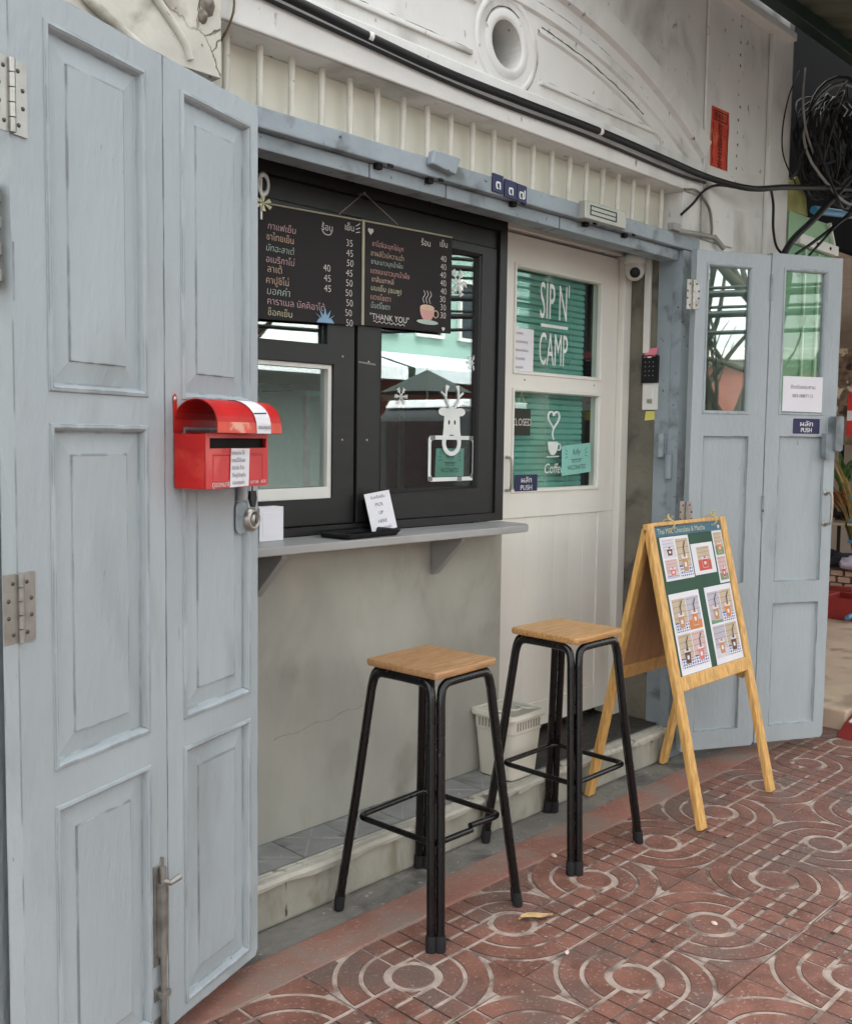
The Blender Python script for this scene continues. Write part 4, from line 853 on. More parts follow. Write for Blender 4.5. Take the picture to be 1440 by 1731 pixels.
# bar stools
def stool(x, y, th, seatm, gap, lab, tilt):
    g = empty('bar_stool', (x, y, 0), th, label=lab, cat='stool', group='bar stools')
    h = .135
    def seat(b):
        n = 4; o = rrect(-h, -h, h, h, .012, 3); k = len(o); sc_ = lambda f: [(a*f, c*f) for a, c in o]
        L_ = [(sc_(.94), .716), (sc_(.985), .718), (o, .724), (o, .732), (sc_(.992), .7365), (sc_(.975), .738)]
        vs = [(a, c, z) for p, z in L_ for a, c in p]; fs = [tuple(range(k-1, -1, -1)), tuple(range(5*k, 6*k))]
        for q in range(5): fs += [(q*k+i, q*k+(i+1) % k, (q+1)*k+(i+1) % k, (q+1)*k+i) for i in range(k)]
        b.add(vs, fs)
    M_ = RZ(45)
    st = one(seat, 'seat', seatm, g, 0, M_)
    r = .0125
    def corner(k, f, side):            # position at corner k, f=0 foot, 1 top; side = +-1 tangential shift
        a = k*pi/2; d = .262*(1-f)+.165*f; t = Vector((-sin(a), cos(a), 0))
        return Vector((cos(a)*d, sin(a)*d, 0))+t*side*.0126
    for k in range(4):
        p0, p1 = corner(k, 0, 1), corner(k, 1, 1); q0, q1 = corner(k+1, 0, -1), corner(k+1, 1, -1)
        zt = .7025
        a = p1.lerp(q1, .0); e = q1
        d = (q1-p1).normalized()
        P = [Vector((p0.x, p0.y, .012)), p0.lerp(p1, .5)+Vector((0, 0, .34)), p0.lerp(p1, .90)+Vector((0, 0, zt*.90))]
        Bz = [p0.lerp(p1, .93)+Vector((0, 0, zt*.93)), p0.lerp(p1, .98)+d*.004+Vector((0, 0, zt*.975)), p1+d*.018+Vector((0, 0, zt*.995)), p1+d*.045+Vector((0, 0, zt+.001))]
        Q = [Vector((q0.x, q0.y, .012)), q0.lerp(q1, .5)+Vector((0, 0, .34)), q0.lerp(q1, .90)+Vector((0, 0, zt*.90))]
        Bq = [q0.lerp(q1, .93)+Vector((0, 0, zt*.93)), q0.lerp(q1, .98)-d*.004+Vector((0, 0, zt*.975)), q1-d*.018+Vector((0, 0, zt*.995)), q1-d*.045+Vector((0, 0, zt+.001))]
        path = P+Bz+Bq[::-1]+Q[::-1]
        pth = [P[0], P[1]]+spline([P[2]]+Bz+Bq[::-1]+[Q[2]], 4)+[Q[1], Q[0]]
        one(lambda b: b.tube(pth, r, 12), 'leg_frame', TUBE, g)
        a_ = k*pi/2; c = Vector((cos(a_)*.262, sin(a_)*.262, 0)); t = Vector((-sin(a_), cos(a_), 0))
        def foot(b):
            for s_ in (-1, 1): b.tube([c+t*s_*.0126+Vector((0, 0, .0)), c+t*s_*.0126+Vector((0, 0, .004)), c+t*s_*.0126-c.normalized()*.005+Vector((0, 0, .042))], [.0135, .0152, .0146], 12)
        one(foot, 'rubber_foot', RUB, g)
    def ring(b):
        z = .272; dd = .262-(.097)*z/.70-.017; pts = []
        for k in range(4):
            a = k*pi/2; u_ = Vector((cos(a), sin(a), 0)); pr = Vector((cos(a-pi/2), sin(a-pi/2), 0)); nx = Vector((cos(a+pi/2), sin(a+pi/2), 0))
            cpt = u_*dd
            e0 = (pr-u_).normalized(); e1 = (nx-u_).normalized()
            for f in range(5):
                t = f/4; A0 = cpt+e0*.03; A1 = cpt+e1*.03; pts.append(((1-t)**2*A0+2*t*(1-t)*cpt+t*t*A1)+Vector((0, 0, z)))
        if gap is None: b.tube(pts, .0085, 10, closed=True)
        else:                                                   # weld broken on one side: the two ends pass each other
            i = gap*5+4; A0 = pts[i]; A1 = pts[(i+1) % 20]; m1 = A0.lerp(A1, .55)+Vector((0, 0, -.006)); m2 = A0.lerp(A1, .52)+Vector((0, 0, .008))
            order = [m2]+[pts[(i+1+k) % 20] for k in range(20)]+[m1]; b.tube(order, .0085, 10)
    one(ring, 'foot_ring', TUBE, g)
    return g
stool(2.03, -.213, R(138.2), WOOD2, 1, 'bar stool with worn scuffed wooden seat and broken foot ring', 0)
stool(2.694, -.206, R(135.1), WOOD, None, 'bar stool with clean honey coloured seat between the white bin and the easel', 0)

# menu easel
ez = empty('menu_easel', (3.385, -.26, 0), label='folding wooden easel with green board and drink photos by the blue door', cat='easel'); EM = T(-3.385, .26, 0)
def yf(z): return -.505+.2385*z
def yb(z): return -.020-.2105*z
sx = Vector((1, 0, 0))
for x in (3.125, 3.668):
    one(lambda b: b.bar((x, yf(0)+.008, 0.003), (x, yf(1.068)+.008, 1.068), .044, .022), 'leg', PINE, ez, .003, EM)
    one(lambda b: b.bar((x, yb(0)+.0, .003), (x, yb(1.050), 1.050), .044, .022), 'leg', PINE, ez, .003, EM)
one(lambda b: b.bar((3.1475, yf(.495)+.008, .495), (3.6455, yf(.495)+.008, .495), .052, .020, Vector((0, .2320, .9727))), 'rail', PINE, ez, .003, EM)
one(lambda b: b.bar((3.1475, yf(1.058)+.012, 1.062), (3.6455, yf(1.058)+.012, 1.062), .014, .018, Vector((0, .2320, .9727))), 'rail', PINE, ez, .002, EM)
one(lambda b: b.bar((3.1475, yb(.495), .495), (3.6455, yb(.495), .495), .052, .020, Vector((0, -.2060, .9785))), 'rail', PINE, ez, .003, EM)
one(lambda b: b.add([(3.1478, yf(z)+d, z) for z in (.5205, 1.053) for d in (.004, .010)]+[(3.6452, yf(z)+d, z) for z in (.5205, 1.053) for d in (.004, .010)], [(0, 4, 6, 2), (1, 3, 7, 5), (0, 2, 3, 1), (4, 5, 7, 6), (2, 6, 7, 3), (0, 1, 5, 4)]), 'green_board', GREENB, ez, 0, EM)
one(lambda b: b.add([(3.1478, yb(z)+d, z) for z in (.5215, 1.045) for d in (-.004, .002)]+[(3.6452, yb(z)+d, z) for z in (.5215, 1.045) for d in (-.004, .002)], [(0, 4, 6, 2), (1, 3, 7, 5), (0, 2, 3, 1), (4, 5, 7, 6), (2, 6, 7, 3), (0, 1, 5, 4)]), 'back_board', PLY, ez, 0, EM)
for x in (3.25, 3.57):
    def tie(b):
        b.tube(circ_loop(x, -.252, 1.060, .026), .003, 6, closed=True)
        for k in range(4): b.tube([(x, -.255, 1.078), (x+random.uniform(-.02, .02), -.26+random.uniform(-.015, .015), 1.088+random.random()*.012)], .0025, 5)
    def circ_loop(x, y, z, r): return [(x+.002*sin(3*a), y+r*1.0*cos(a), z+.020*sin(a)) for a in [i*2*pi/16 for i in range(16)]]
    one(tie, 'cord_tie', mat('yellow_cord', (206, 190, 130), .9), ez, 0, EM)
one(lambda b: b.bar((3.655, yf(.445)+.024, .445), (3.655, yb(.50)-.014, .520), .012, .026, sx), 'strut', PINE, ez, .002, EM)
one(lambda b: b.tube([(3.640, yf(.445)+.022, .447), (3.690, yf(.445)+.022, .447)], .004, 8), 'strut_bolt', STEELD, ez, 0, EM)
# board plane: local x along the board, z up the slope, y out
tilt = math.atan(.2385); BMx = T(3.1478-3.385, yf(.5205)+.0035+.26, .5205) @ Matrix.Rotation(-tilt, 4, 'X')
def bx_(z): return (z-.5205)/cos(tilt)
one(lambda b: b.plate([(.001, bx_(1.018)), (.497, bx_(1.018)), (.497, bx_(1.052)), (.001, bx_(1.052))], (), -.002, -.0004), 'header_strip', HEADB, ez, 0, BMx)
one(lambda b: b.text('Thai Milk, Chocolate & Matcha', .0285, .020, bx_(1.027), -.0026, sx=.98), 'header_lettering', CHY, ez, 0, BMx)
one(lambda b: b.plate(circ(.475, bx_(1.036), .009, 12, pi, 2*pi, .012)+[(.484, bx_(1.038)), (.466, bx_(1.038))], (), -.0030, -.0022), 'header_lettering', CHW, ez, 0, BMx)
PH = dict(bei=mat('photo_beige', (196, 176, 150), .6, var=.06), lil=mat('photo_lilac', (186, 180, 190), .6, var=.05), pnk=mat('photo_pink', (206, 176, 172), .6, var=.05), lin=mat('photo_joint', (128, 112, 100), .7),
          blu=mat('photo_cloth', (66, 90, 160), .6, var=.3, vs=160), wht=mat('photo_white', (224, 222, 224), .6), org=mat('photo_orange', (208, 128, 62), .6), brn=mat('photo_brown', (98, 62, 46), .6), car=mat('photo_caramel', (190, 140, 98), .6),
          ros=mat('photo_rose', (206, 120, 116), .6), grn=mat('photo_green', (112, 146, 110), .6, var=.3, vs=90), red=mat('photo_red', (196, 84, 66), .6, var=.1), dk=mat('photo_straw', (60, 52, 52), .6), gry=mat('photo_grey', (206, 202, 210), .6))
PK = list(PH.values()); PI = {k: i for i, k in enumerate(PH)}
def photo(b, x0, z0, x1, z1, bgc, cloth, drink, style='tall', hz=.30):
    w_, h = x1-x0, z1-z0; y = -.0016
    def q(c, pts, d):
        b.mi = PI[c]; b.add([(x0+u*w_, y-.00025*d, z0+v*h) for u, v in pts], [tuple(range(len(pts)))])
    q(bgc, [(0, 0), (1, 0), (1, 1), (0, 1)], 0)
    for k in range(4): q('lin', [(0, .42+.17*k-.012), (1, .44+.17*k-.012), (1, .44+.17*k), (0, .42+.17*k)], 1)
    q(cloth, [(0, 0), (1, 0), (1, hz-.04), (0, hz)], 2)
    if cloth == 'blu':
        for k in range(6): q('wht', [(.02+.17*k, .0), (.09+.17*k, .0), (.07+.17*k, hz-.05), (.01+.17*k, hz-.05)], 3)
        for k in range(3): q('wht', [(0, .04+.09*k), (1, .04+.09*k), (1, .07+.09*k), (0, .07+.09*k)], 4)
    q('gry', [(.30, .10), (.70, .10), (.76, .58), (.24, .58)], 5)
    q(drink, [(.32, .12), (.68, .12), (.73, .46), (.27, .46)], 6)
    q('wht', [(.42, .24), (.58, .24), (.58, .36), (.42, .36)], 7)
    q('wht', [(.27, .46), (.73, .46), (.66, .55), (.36, .56)], 7)
    q(drink, [(.40, .50), (.62, .50), (.58, .57), (.44, .58)], 8)
    if style != 'nostraw':
        q('dk', [(.52, .52), (.58, .52), (.56, .78), (.50, .78)], 9); q('dk', [(.50, .77), (.56, .77), (.74, .90), (.69, .93)], 9)
def sheet(x0, z0, x1, z1, cells, skew=0.):
    z0, z1 = bx_(z0), bx_(z1)
    g = one(lambda b: b.plate([(x0, z0), (x1, z0+skew), (x1, z1+skew), (x0, z1)], (), -.0013, -.0004), 'photo_sheet', PAPER, ez, 0, BMx)
    for (a, c, d, e, *k) in cells:
        one(lambda b: photo(b, x0+(x1-x0)*a, z0+(z1-z0)*c, x0+(x1-x0)*d, z0+(z1-z0)*e, *k), 'drink_photo', PK, g)
sheet(.026, .857, .230, 1.015, [(.06, .52, .47, .95, 'gry', 'gry', 'brn', 'nostraw'), (.06, .06, .47, .48, 'pnk', 'blu', 'ros', 'nostraw', .15), (.52, .06, .96, .93, 'bei', 'blu', 'car')])
sheet(.238, .861, .404, .978, [(.22, .12, .80, .88, 'bei', 'red', 'red', 'nostraw', .45)])
sheet(.416, .816, .494, 1.021, [(.10, .52, .92, .95, 'bei', 'grn', 'org', 'nostraw', .4), (.10, .05, .92, .49, 'pnk', 'grn', 'red', 'nostraw', .3)])
sheet(.020, .5225, .236, .811, [(.06, .52, .49, .93, 'bei', 'blu', 'car'), (.51, .52, .94, .93, 'lil', 'org', 'org'), (.06, .08, .49, .49, 'bei', 'blu', 'brn'), (.51, .08, .94, .49, 'pnk', 'blu', 'ros')])
sheet(.280, .5225, .492, .811, [(.06, .52, .49, .93, 'lil', 'grn', 'car', 'tall', .12), (.51, .52, .94, .93, 'bei', 'blu', 'org'), (.06, .08, .49, .49, 'lil', 'gry', 'car', 'nostraw'), (.51, .08, .94, .49, 'bei', 'blu', 'brn')])

# white waste bin
bn = empty('waste_bin', (2.775, .105, .142), R(0), label='white plastic waste bin with slotted rim on the step', cat='bin')
def binb(b):
    L_ = []
    def rr(wx, wy, z): return [(x, y, z) for x, y in rrect(-wx, -wy, wx, wy, .022, 4)]
    for wx, wy, z in ((.068, .072, 0), (.075, .079, .004), (.088, .090, .17), (.090, .092, .175), (.092, .094, .235), (.089, .091, .235), (.086, .088, .17), (.070, .074, .008)): L_.append(rr(wx, wy, z))
    n = len(L_[0]); vs = [v for l in L_ for v in l]; fs = [tuple(range(n-1, -1, -1)), tuple(range(7*n, 8*n))]
    for k in range(7): fs += [(k*n+i, k*n+(i+1) % n, (k+1)*n+(i+1) % n, (k+1)*n+i) for i in range(n)]
    b.add(vs, fs)
one(binb, 'bin_body', BINM, bn)
def rimb(b):
    L_ = [[(x, y, z) for x, y in rrect(-wx, -wy, wx, wy, .024, 4)] for wx, wy, z in ((.094, .096, .222), (.101, .103, .222), (.103, .105, .230), (.100, .102, .242), (.092, .094, .243), (.090, .092, .237))]
    n = len(L_[0]); vs = [v for l in L_ for v in l]; fs = []
    for k in range(5): fs += [(k*n+i, k*n+(i+1) % n, (k+1)*n+(i+1) % n, (k+1)*n+i) for i in range(n)]
    b.add(vs, fs)
one(rimb, 'rim', BINM, bn)
SLT = mat('bin_slot', (150, 146, 134), .6)
sl0 = None
for side in range(2):
    for k in range(9):
        t = (k-4)*.015
        o = one(lambda b: b.box(-.0028, -.0007, 0, .0028, .0007, .03), 'slot', SLT, bn) if sl0 is None else dup(sl0, bn)
        sl0 = sl0 or o
        if side: o.location = (-.0920, t, .186); o.rotation_euler = (0, 0, R(90))
        else: o.location = (t, -.0940, .186)
one(lambda b: b.tube([(-.09+.02*i, -.02+.03*sin(i*2.), .238+.006*sin(i*1.3)) for i in range(10)], [.004]*10, 6), 'bag_edge', mat('clear_bag', (226, 226, 222), .3), bn)
# small fittings by the door
cv = empty('cctv_camera', (3.722, .205, 2.16), label='white dome security camera above the keypad', cat='camera')
one(lambda b: b.lathe([(0, 0), (.044, -.0005), (.047, -.010), (.045, -.035), (.042, -.040)], 24, T(-.03, 0, 0)), 'base', PLASW, cv)
one(lambda b: b.lathe([(.040, .0), (.043, -.012), (.042, -.036), (.032, -.058), (.014, -.070), (0, -.071)], 24, T(-.03, 0, -.038)), 'dome', PLASW, cv)
ax = Vector((-.80, -.55, -.22)).normalized()
one(lambda b: b.lathe([(.022, 0), (.022, .012), (.018, .014), (0, .015)], 20, T(-.03, 0, -.072) @ ax.to_track_quat('Z', 'Y').to_matrix().to_4x4() @ T(0, 0, .030)), 'lens', PLASB, cv)
kp = empty('door_keypad', (3.744, .175, 1.675), R(-90), label='black keypad with pink slip on the grey return wall', cat='keypad')
one(lambda b: b.plate(rrect(-.004, -.058, .074, .060, .006), (), -.020, 0), 'housing', PLASB, kp, .002)
one(lambda b: [b.plate(circ(.016+.019*i, .030-.019*j, .003, 8), (), -.0208, -.0202) for i in range(3) for j in range(4)], 'key_marks', mat('key_grey', (120, 120, 126), .5), kp)
one(lambda b: b.box(.026, -.021, .048, .044, -.0202, .053), 'indicator', PLASW, kp)
one(lambda b: b.add([(.005, -.021, .050), (.065, -.021, .055), (.070, -.006, .092), (.012, -.006, .088)], [(0, 1, 2, 3)]), 'pink_slip', mat('pink_paper', (222, 128, 140), .7), kp)
sw = empty('door_switch', (3.744, .172, 1.56), R(-90), label='cream exit switch plate under the black keypad', cat='switch')
one(lambda b: b.plate(rrect(-.004, -.058, .070, .056, .004), (), -.009, 0), 'plate', PLASW, sw, .002)
one(lambda b: b.plate(rrect(.016, -.012, .048, .028, .003), (), -.015, -.009), 'rocker', PLASW, sw, .001)
one(lambda b: b.plate(rrect(.020, -.030, .044, -.014, .003), (), -.012, -.009), 'button', STEEL, sw, .001)
one(lambda b: b.plate([(.006, -.104), (.058, -.100), (.062, -.062), (.010, -.064)], (), -.0022, -.001), 'yellow_note', mat('yellow_paper', (214, 206, 110), .7), sw)
pl = empty('number_plate', (2.58, -.0066, 2.166), label='dark blue house number tiles with Thai numerals on the lintel', cat='number plate')
for ch, x0, x1, dz in (('๓', -.083, -.030, .004), ('๓', -.022, .040, -.003), ('๗', .043, .094, -.006)):
    tl_ = one(lambda b: b.plate([(x0, .004+dz), (x1, .002+dz), (x1, .060+dz), (x0, .062+dz)], (), -.006, 0), 'enamel_tile', NAVY, pl, .001)
    def npt(b):
        for d in (0, .0012): b.text(ch, .052, (x0+x1)/2+d, .014+dz, -.0066-d*.2, align='CENTER')
    one(npt, 'numeral', VINYL, tl_)
ml = empty('magnetic_lock', (3.11, -.0065, 2.165), label='aluminium magnetic door lock fixed on the lintel', cat='lock')
one(lambda b: b.box(-.13, -.030, .0, .135, 0, .062), 'housing', mat('anodised_aluminium', (176, 174, 166), .4, .6), ml, .002)
one(lambda b: b.plate(rrect(-.10, .014, .07, .050, .002, 2), [rrect(-.095, .018, .065, .046, .001, 2)], -.0318, -.0302), 'seal', PLASB, ml)
one(lambda b: b.box(-.095, -.0312, .030, .065, -.0302, .034), 'seal', PLASB, ml)

# cables along the wall
CT = [(-1.0, -.03, 2.62), (.6, -.03, 2.56), (1.45, -.034, 2.515), (2.14, -.034, 2.478), (2.6, -.032, 2.479), (3.06, -.034, 2.484), (3.5, -.036, 2.478), (3.85, -.045, 2.470), (4.05, -.13, 2.450), (4.36, -.16, 2.508), (5.05, -.17, 2.625), (6.2, -.18, 2.80), (8.5, -.2, 3.0)]
cd = empty('wall_conduit', (2.6, -.03, 2.48), label='black cable conduit running along the white facade', cat='conduit'); KM = T(-2.6, .03, -2.48)
one(lambda b: b.tube(spline(CT, 8), .0128, 12), 'sleeve', COND, cd, 0, KM)
for x, y, z in ((1.93, -.0345, 2.489), (3.06, -.0345, 2.484)): one(lambda b: b.tube([(x-.008, y, z+.0004), (x+.008, y, z-.0004)], .0140, 12), 'cable_tie', PLASW, cd, 0, KM)
one(lambda b: b.tube(spline([(1.2, -.02, 2.505), (1.9, -.022, 2.470), (2.4, -.02, 2.452), (3.0, -.02, 2.457), (3.6, -.02, 2.448), (3.84, -.03, 2.45)]), .006, 8), 'thin_cable', COND, cd, 0, KM)
def cab(name, pts, r, lab, m=COND, n=8): return one(lambda b: b.tube(spline(pts), r, n), name, m, label=lab, cat='cable')
cab('dangling_wire', [(1.475, -.016, 2.60), (1.482, -.020, 2.50), (1.478, -.03, 2.42), (1.475, .02, 2.36), (1.45, .07, 2.31), (1.43, .09, 2.29)], .003, 'thin brown wire dangling in front of the vent bars', mat('brown_wire', (104, 92, 70), .6))
cab('drop_cable', [(3.70, -.004, 2.30), (3.76, -.02, 2.35), (3.84, -.03, 2.42), (3.92, -.05, 2.452), (4.0, -.10, 2.447)], .006, 'black cable dropping to the end of the vent grille')
cab('loose_cable', [(4.20, -.15, 2.47), (4.27, -.13, 2.42), (4.32, -.11, 2.33), (4.40, -.09, 2.265), (4.47, -.09, 2.235)], .006, 'loose black cable drooping over the blue door top')
cab('loose_cable', [(4.42, -.10, 2.19), (4.50, -.12, 2.30), (4.66, -.15, 2.42), (4.85, -.17, 2.56), (5.1, -.16, 2.70), (5.4, -.2, 2.78)], .016, 'thick cut cable end slanting up past the green box')
cab('loose_cable', [(4.50, -.14, 2.235), (4.60, -.16, 2.29), (4.80, -.2, 2.41), (5.0, -.22, 2.52), (5.4, -.2, 2.62)], .008, 'grey cable crossing the front of the green box')
cab('loose_cable', [(4.55, -.16, 2.21), (4.66, -.18, 2.30), (4.82, -.22, 2.43), (5.1, -.24, 2.53)], .006, 'thin black cable beside the green box')
def cond_end(b):
    b.tube([(3.66, -.012, 2.228), (3.86, -.020, 2.240), (3.95, -.020, 2.243)], .010, 8); b.tube([(3.95, -.022, 2.246), (4.02, -.03, 2.205)], .011, 8); b.box(3.60, -.03, 2.222, 3.66, -.002, 2.250)
one(cond_end, 'pipe_elbow', mat('grey_pipe', (150, 148, 142), .5), label='short grey pipe with elbow at the lintel end', cat='pipe')
cab('thin_wire', [(3.70, -.016, 2.40), (3.80, -.02, 2.41), (3.90, -.02, 2.36), (3.93, -.02, 2.29), (3.93, -.02, 2.25)], .005, 'short grey wire looping on the wall above the pipe elbow', mat('grey_wire', (120, 116, 108), .6))
cab('hanging_wire', [(4.66, -.05, 3.12), (4.50, -.08, 2.97), (4.42, -.09, 2.80), (4.46, -.08, 2.68), (4.60, -.08, 2.58)], .0035, 'thin looping wire hanging in front of the pilaster')
cab('hanging_wire', [(4.70, -.06, 3.14), (4.62, -.09, 2.98), (4.64, -.1, 2.84), (4.74, -.1, 2.74)], .005, 'pale wire hanging down into the cable coil', mat('pale_wire', (150, 148, 142), .6))
cab('hanging_wire', [(4.48, -.11, 2.575), (4.54, -.11, 2.62), (4.60, -.1, 2.70), (4.72, -.09, 2.80)], .006, 'cut black wire end poking out beneath the coil')
coil = empty('cable_coil', (4.95, -.10, 2.82), label='large coil of black cables hanging under the dark awning', cat='cable coil'); random.seed(3)
for k in range(26):
    rr = random.uniform(.185, .245) if k > 3 else random.uniform(.27, .34); ex = random.uniform(.92, 1.12); cx, cz = random.uniform(-.015, .015), random.uniform(-.02, .015); ta = random.uniform(-.5, .5); cr = random.uniform(.004, .008)
    pts = []
    for i in range(28):
        a = i*2*pi/28; w_ = 1+.03*sin(3*a+k)+.02*sin(5*a+2*k)
        pts.append((cx+rr*w_*cos(a)*ex, .05*sin(a*2+k)+ta*.12*cos(a)+random.uniform(-.002, .002)+(k-13)*.005, cz+rr*w_*sin(a)))
    one(lambda b: b.tube(pts, cr, 6, closed=True), 'cable_loop', COND if k != 2 else MATS['pale_wire'], coil)
for k in range(4):
    a = random.uniform(0, pi); d = random.uniform(-.1, .1); p = Vector((-sin(a)*d, 0, cos(a)*d)); q = Vector((cos(a), 0, sin(a)))*.18
    one(lambda b: b.tube(spline([p-q, p*1.6+Vector((0, -.03, 0)), p+q]), random.uniform(.004, .007), 6), 'cable_strand', COND, coil)
for x, z in ((.02, .17), (.09, .18), (.14, -.17), (-.05, .15)): one(lambda b: b.tube([(x, -.07, z-.03), (x+.008, -.085, z), (x+.004, -.06, z+.03)], .003, 6), 'zip_tie', PLASW, coil)
# talisman
tl = one(lambda b: b.plate([(0, 0), (.152, .004), (.150, .12), (.156, .19), (.150, .252), (0, .248), (-.006, .13)], (), 0, .0008), 'paper_talisman', mat('red_paper', (196, 70, 48), .8, var=.15, vs=18, dirt=((208, 112, 74), 9, .5, .68)), None, 0, T(3.905, -.0155, 2.538), label='red paper talisman with black characters pasted on the white wall', cat='talisman')
def ttx(b):
    b.plate([(.014, .195), (.138, .197), (.138, .238), (.014, .236)], [[(.018, .199), (.134, .201), (.134, .234), (.018, .232)]], -.0010, -.0004)
    for i, c in enumerate('寶進財招'): b.text(c, .028, .0235+.0285*i, .205, -.0012)
    for i, c in enumerate('敕令鎮宅平安'): b.text(c, .038, .076, .160-.031*i, -.0012-.0001*i, align='CENTER', sx=1.2)
    b.text('日', .022, .020, .13, -.0012); b.text('月', .022, .112, .13, -.0012)
    b.tube([(.012+.003*sin(z*90), -.0006, z) for z in [.012+.012*i for i in range(15)]], .0014, 5); b.tube([(.140+.003*sin(z*90), -.0006, z) for z in [.012+.012*i for i in range(15)]], .0014, 5)
one(ttx, 'talisman_characters', mat('talisman_ink', (52, 18, 16), .8), tl)
dl = one(lambda b: None, 'x', INK) if False else None
# dry leaf
def dleaf(b):
    n = 10; vs = []; fs = []
    for i in range(n+1):
        t = i/n; w_ = .020*sin(pi*min(1, t*1.05))**.8*(1 if t < .95 else .4); x = -.045+.09*t
        c = .006+.010*t*(1-t)*4*.5+.004*sin(t*7)
        vs += [(x, -w_, c+.008), (x, 0, c-.002), (x, w_, c+.006)]
    for i in range(n):
        for j in range(2): fs.append((3*i+j, 3*i+3+j, 3*i+4+j, 3*i+1+j))
    b.add(vs, fs)
lf_ = one(dleaf, 'dry_leaf', mat('dry_leaf', (190, 158, 112), .8, var=.2, vs=40), None, 0, T(2.19, -.485, .001) @ RZ(-32) @ Matrix.Diagonal((1.15, .9, .7, 1)), label='curled dry brown leaf lying on the paving', cat='leaf')
one(lambda b: b.tube([(.045, 0, .008), (.06, .004, .006), (.07, .010, .003)], .0012, 5), 'stalk', mat('leaf_stalk', (140, 104, 66), .8), lf_)
rk = mat('pebble', (226, 200, 188), .8)
for x, y, s, lab in ((2.57, -.265, .010, 'small pale chip lying where tiles meet the red border'), (2.10, -.66, .008, 'tiny pale chip on the tiles below the dry leaf'), (2.53, -.86, .009, 'tiny pale chip between two tile rings')):
    def peb(b):
        b.lathe([(0, s*.9), (s*.7, s*.7), (s, s*.3), (s*.8, 0)], 7, Matrix.Diagonal((1.3, .8, 1, 1)), smooth=False)
    one(peb, 'stone_chip', rk, None, 0, T(x, y, .0005) @ RZ(x*99), label=lab, cat='stone')

# ================================================================== NEXT DOOR (seen past the right leaf)
random.seed(11)
GRN = mat('green_sheet', (104, 158, 118), .5, var=.06, vs=5); GRN2 = mat('pale_green_panel', (150, 190, 150), .55, var=.06, vs=6, dirt=((110, 140, 110), 5, .6, .8))
gb = empty('green_partition', (5.0, .02, 0), label='green painted partition of the shop next door', cat='partition'); GM = T(-5.0, -.02, 0)
one(lambda b: b.box(4.705, .0, .0, 5.17, .03, 2.34), 'sheet', GRN, gb, .002, GM)
for x in (4.90, 5.06): one(lambda b: b.box(x, -.012, .0, x+.018, -.0005, 2.33), 'batten', mat('light_batten', (170, 205, 175), .5), gb, .002, GM)
one(lambda b: b.plate([(4.72, 2.345), (5.27, 2.345), (5.17, 2.50), (4.72, 2.49)], (), .0, .10), 'transom_box', GRN2, gb, .004, GM)
one(lambda b: (b.box(4.79, -.03, 2.342, 5.26, -.001, 2.392), b.bar((5.265, -.012, 2.345), (5.165, -.012, 2.50), .016, .02)), 'white_bracket', PLASW, gb, .003, GM)
one(lambda b: [b.tube([(x, -.034, 2.367), (x, -.028, 2.367)], .008, 8) for x in (4.99, 5.15)], 'bolt', DARK, gb, 0, GM)
one(lambda b: b.plate([(4.72, 2.495), (4.98, 2.51), (4.95, 2.60), (4.84, 2.68), (4.72, 2.62)], (), .02, .10), 'yellow_panel', mat('faded_yellow_panel', (176, 176, 110), .7, var=.2, vs=12), gb, .004, GM)
cab('blue_pipe', [(4.95, -.02, 2.53), (5.3, -.02, 2.57), (5.8, -.02, 2.63), (6.6, -.02, 2.73)], .020, 'blue plastic water pipe above the green partition', mat('blue_pvc', (70, 140, 180), .4), 10)
DKB = mat('dark_board', (13, 13, 14), .95, spec=.1)
nb = empty('neighbour_shop', (7.0, 2.0, 0), label='dim open shop next door under the dark awning', cat='building'); NM = T(-7.0, -2.0, 0)
NW = mat('neighbour_wall', (170, 158, 146), .85, var=.12, vs=3); 
one(lambda b: b.box(4.701, .30, 2.55, 11.0, .36, 3.7), 'dark_fascia', DKB, nb, 0, NM)
one(lambda b: b.box(4.701, 5.9, -.1, 11.0, 6.0, 3.7), 'back_wall', NW, nb, 0, NM)
one(lambda b: b.box(10.9, .37, -.1, 11.0, 5.9, 3.7), 'back_wall', NW, nb, 0, NM)
one(lambda b: b.box(4.701, .37, 2.56, 10.9, 5.9, 2.60), 'ceiling', mat('neighbour_ceiling', (190, 182, 172), .9), nb, 0, NM)
one(lambda b: b.box(4.72, -.38, -.15, 11.0, 5.9, .095), 'floor', mat('neighbour_floor', (190, 166, 144), .7, var=.14, vs=4, dirt=((150, 128, 110), 5, .5, .7)), nb, .01, NM)
REDP = mat('red_floor_paint', (134, 34, 32), .55, var=.14, vs=8, bump=.2)
rs = empty('red_kerb_block', (5.2, -.43, 0), label='dark red painted kerb block at the neighbouring floor', cat='kerb')
one(lambda b: b.plate([(-.62, 0), (.9, 0), (.9, .085), (-.32, .10), (-.52, .05)], (), -.045, .045), 'block', REDP, rs, .008)
one(lambda b: b.plate([(-.52, .051), (-.32, .101), (.9, .086), (.9, .10), (-.30, .116), (-.53, .062)], (), -.046, .02), 'white_edge', PLASW, rs, .002)
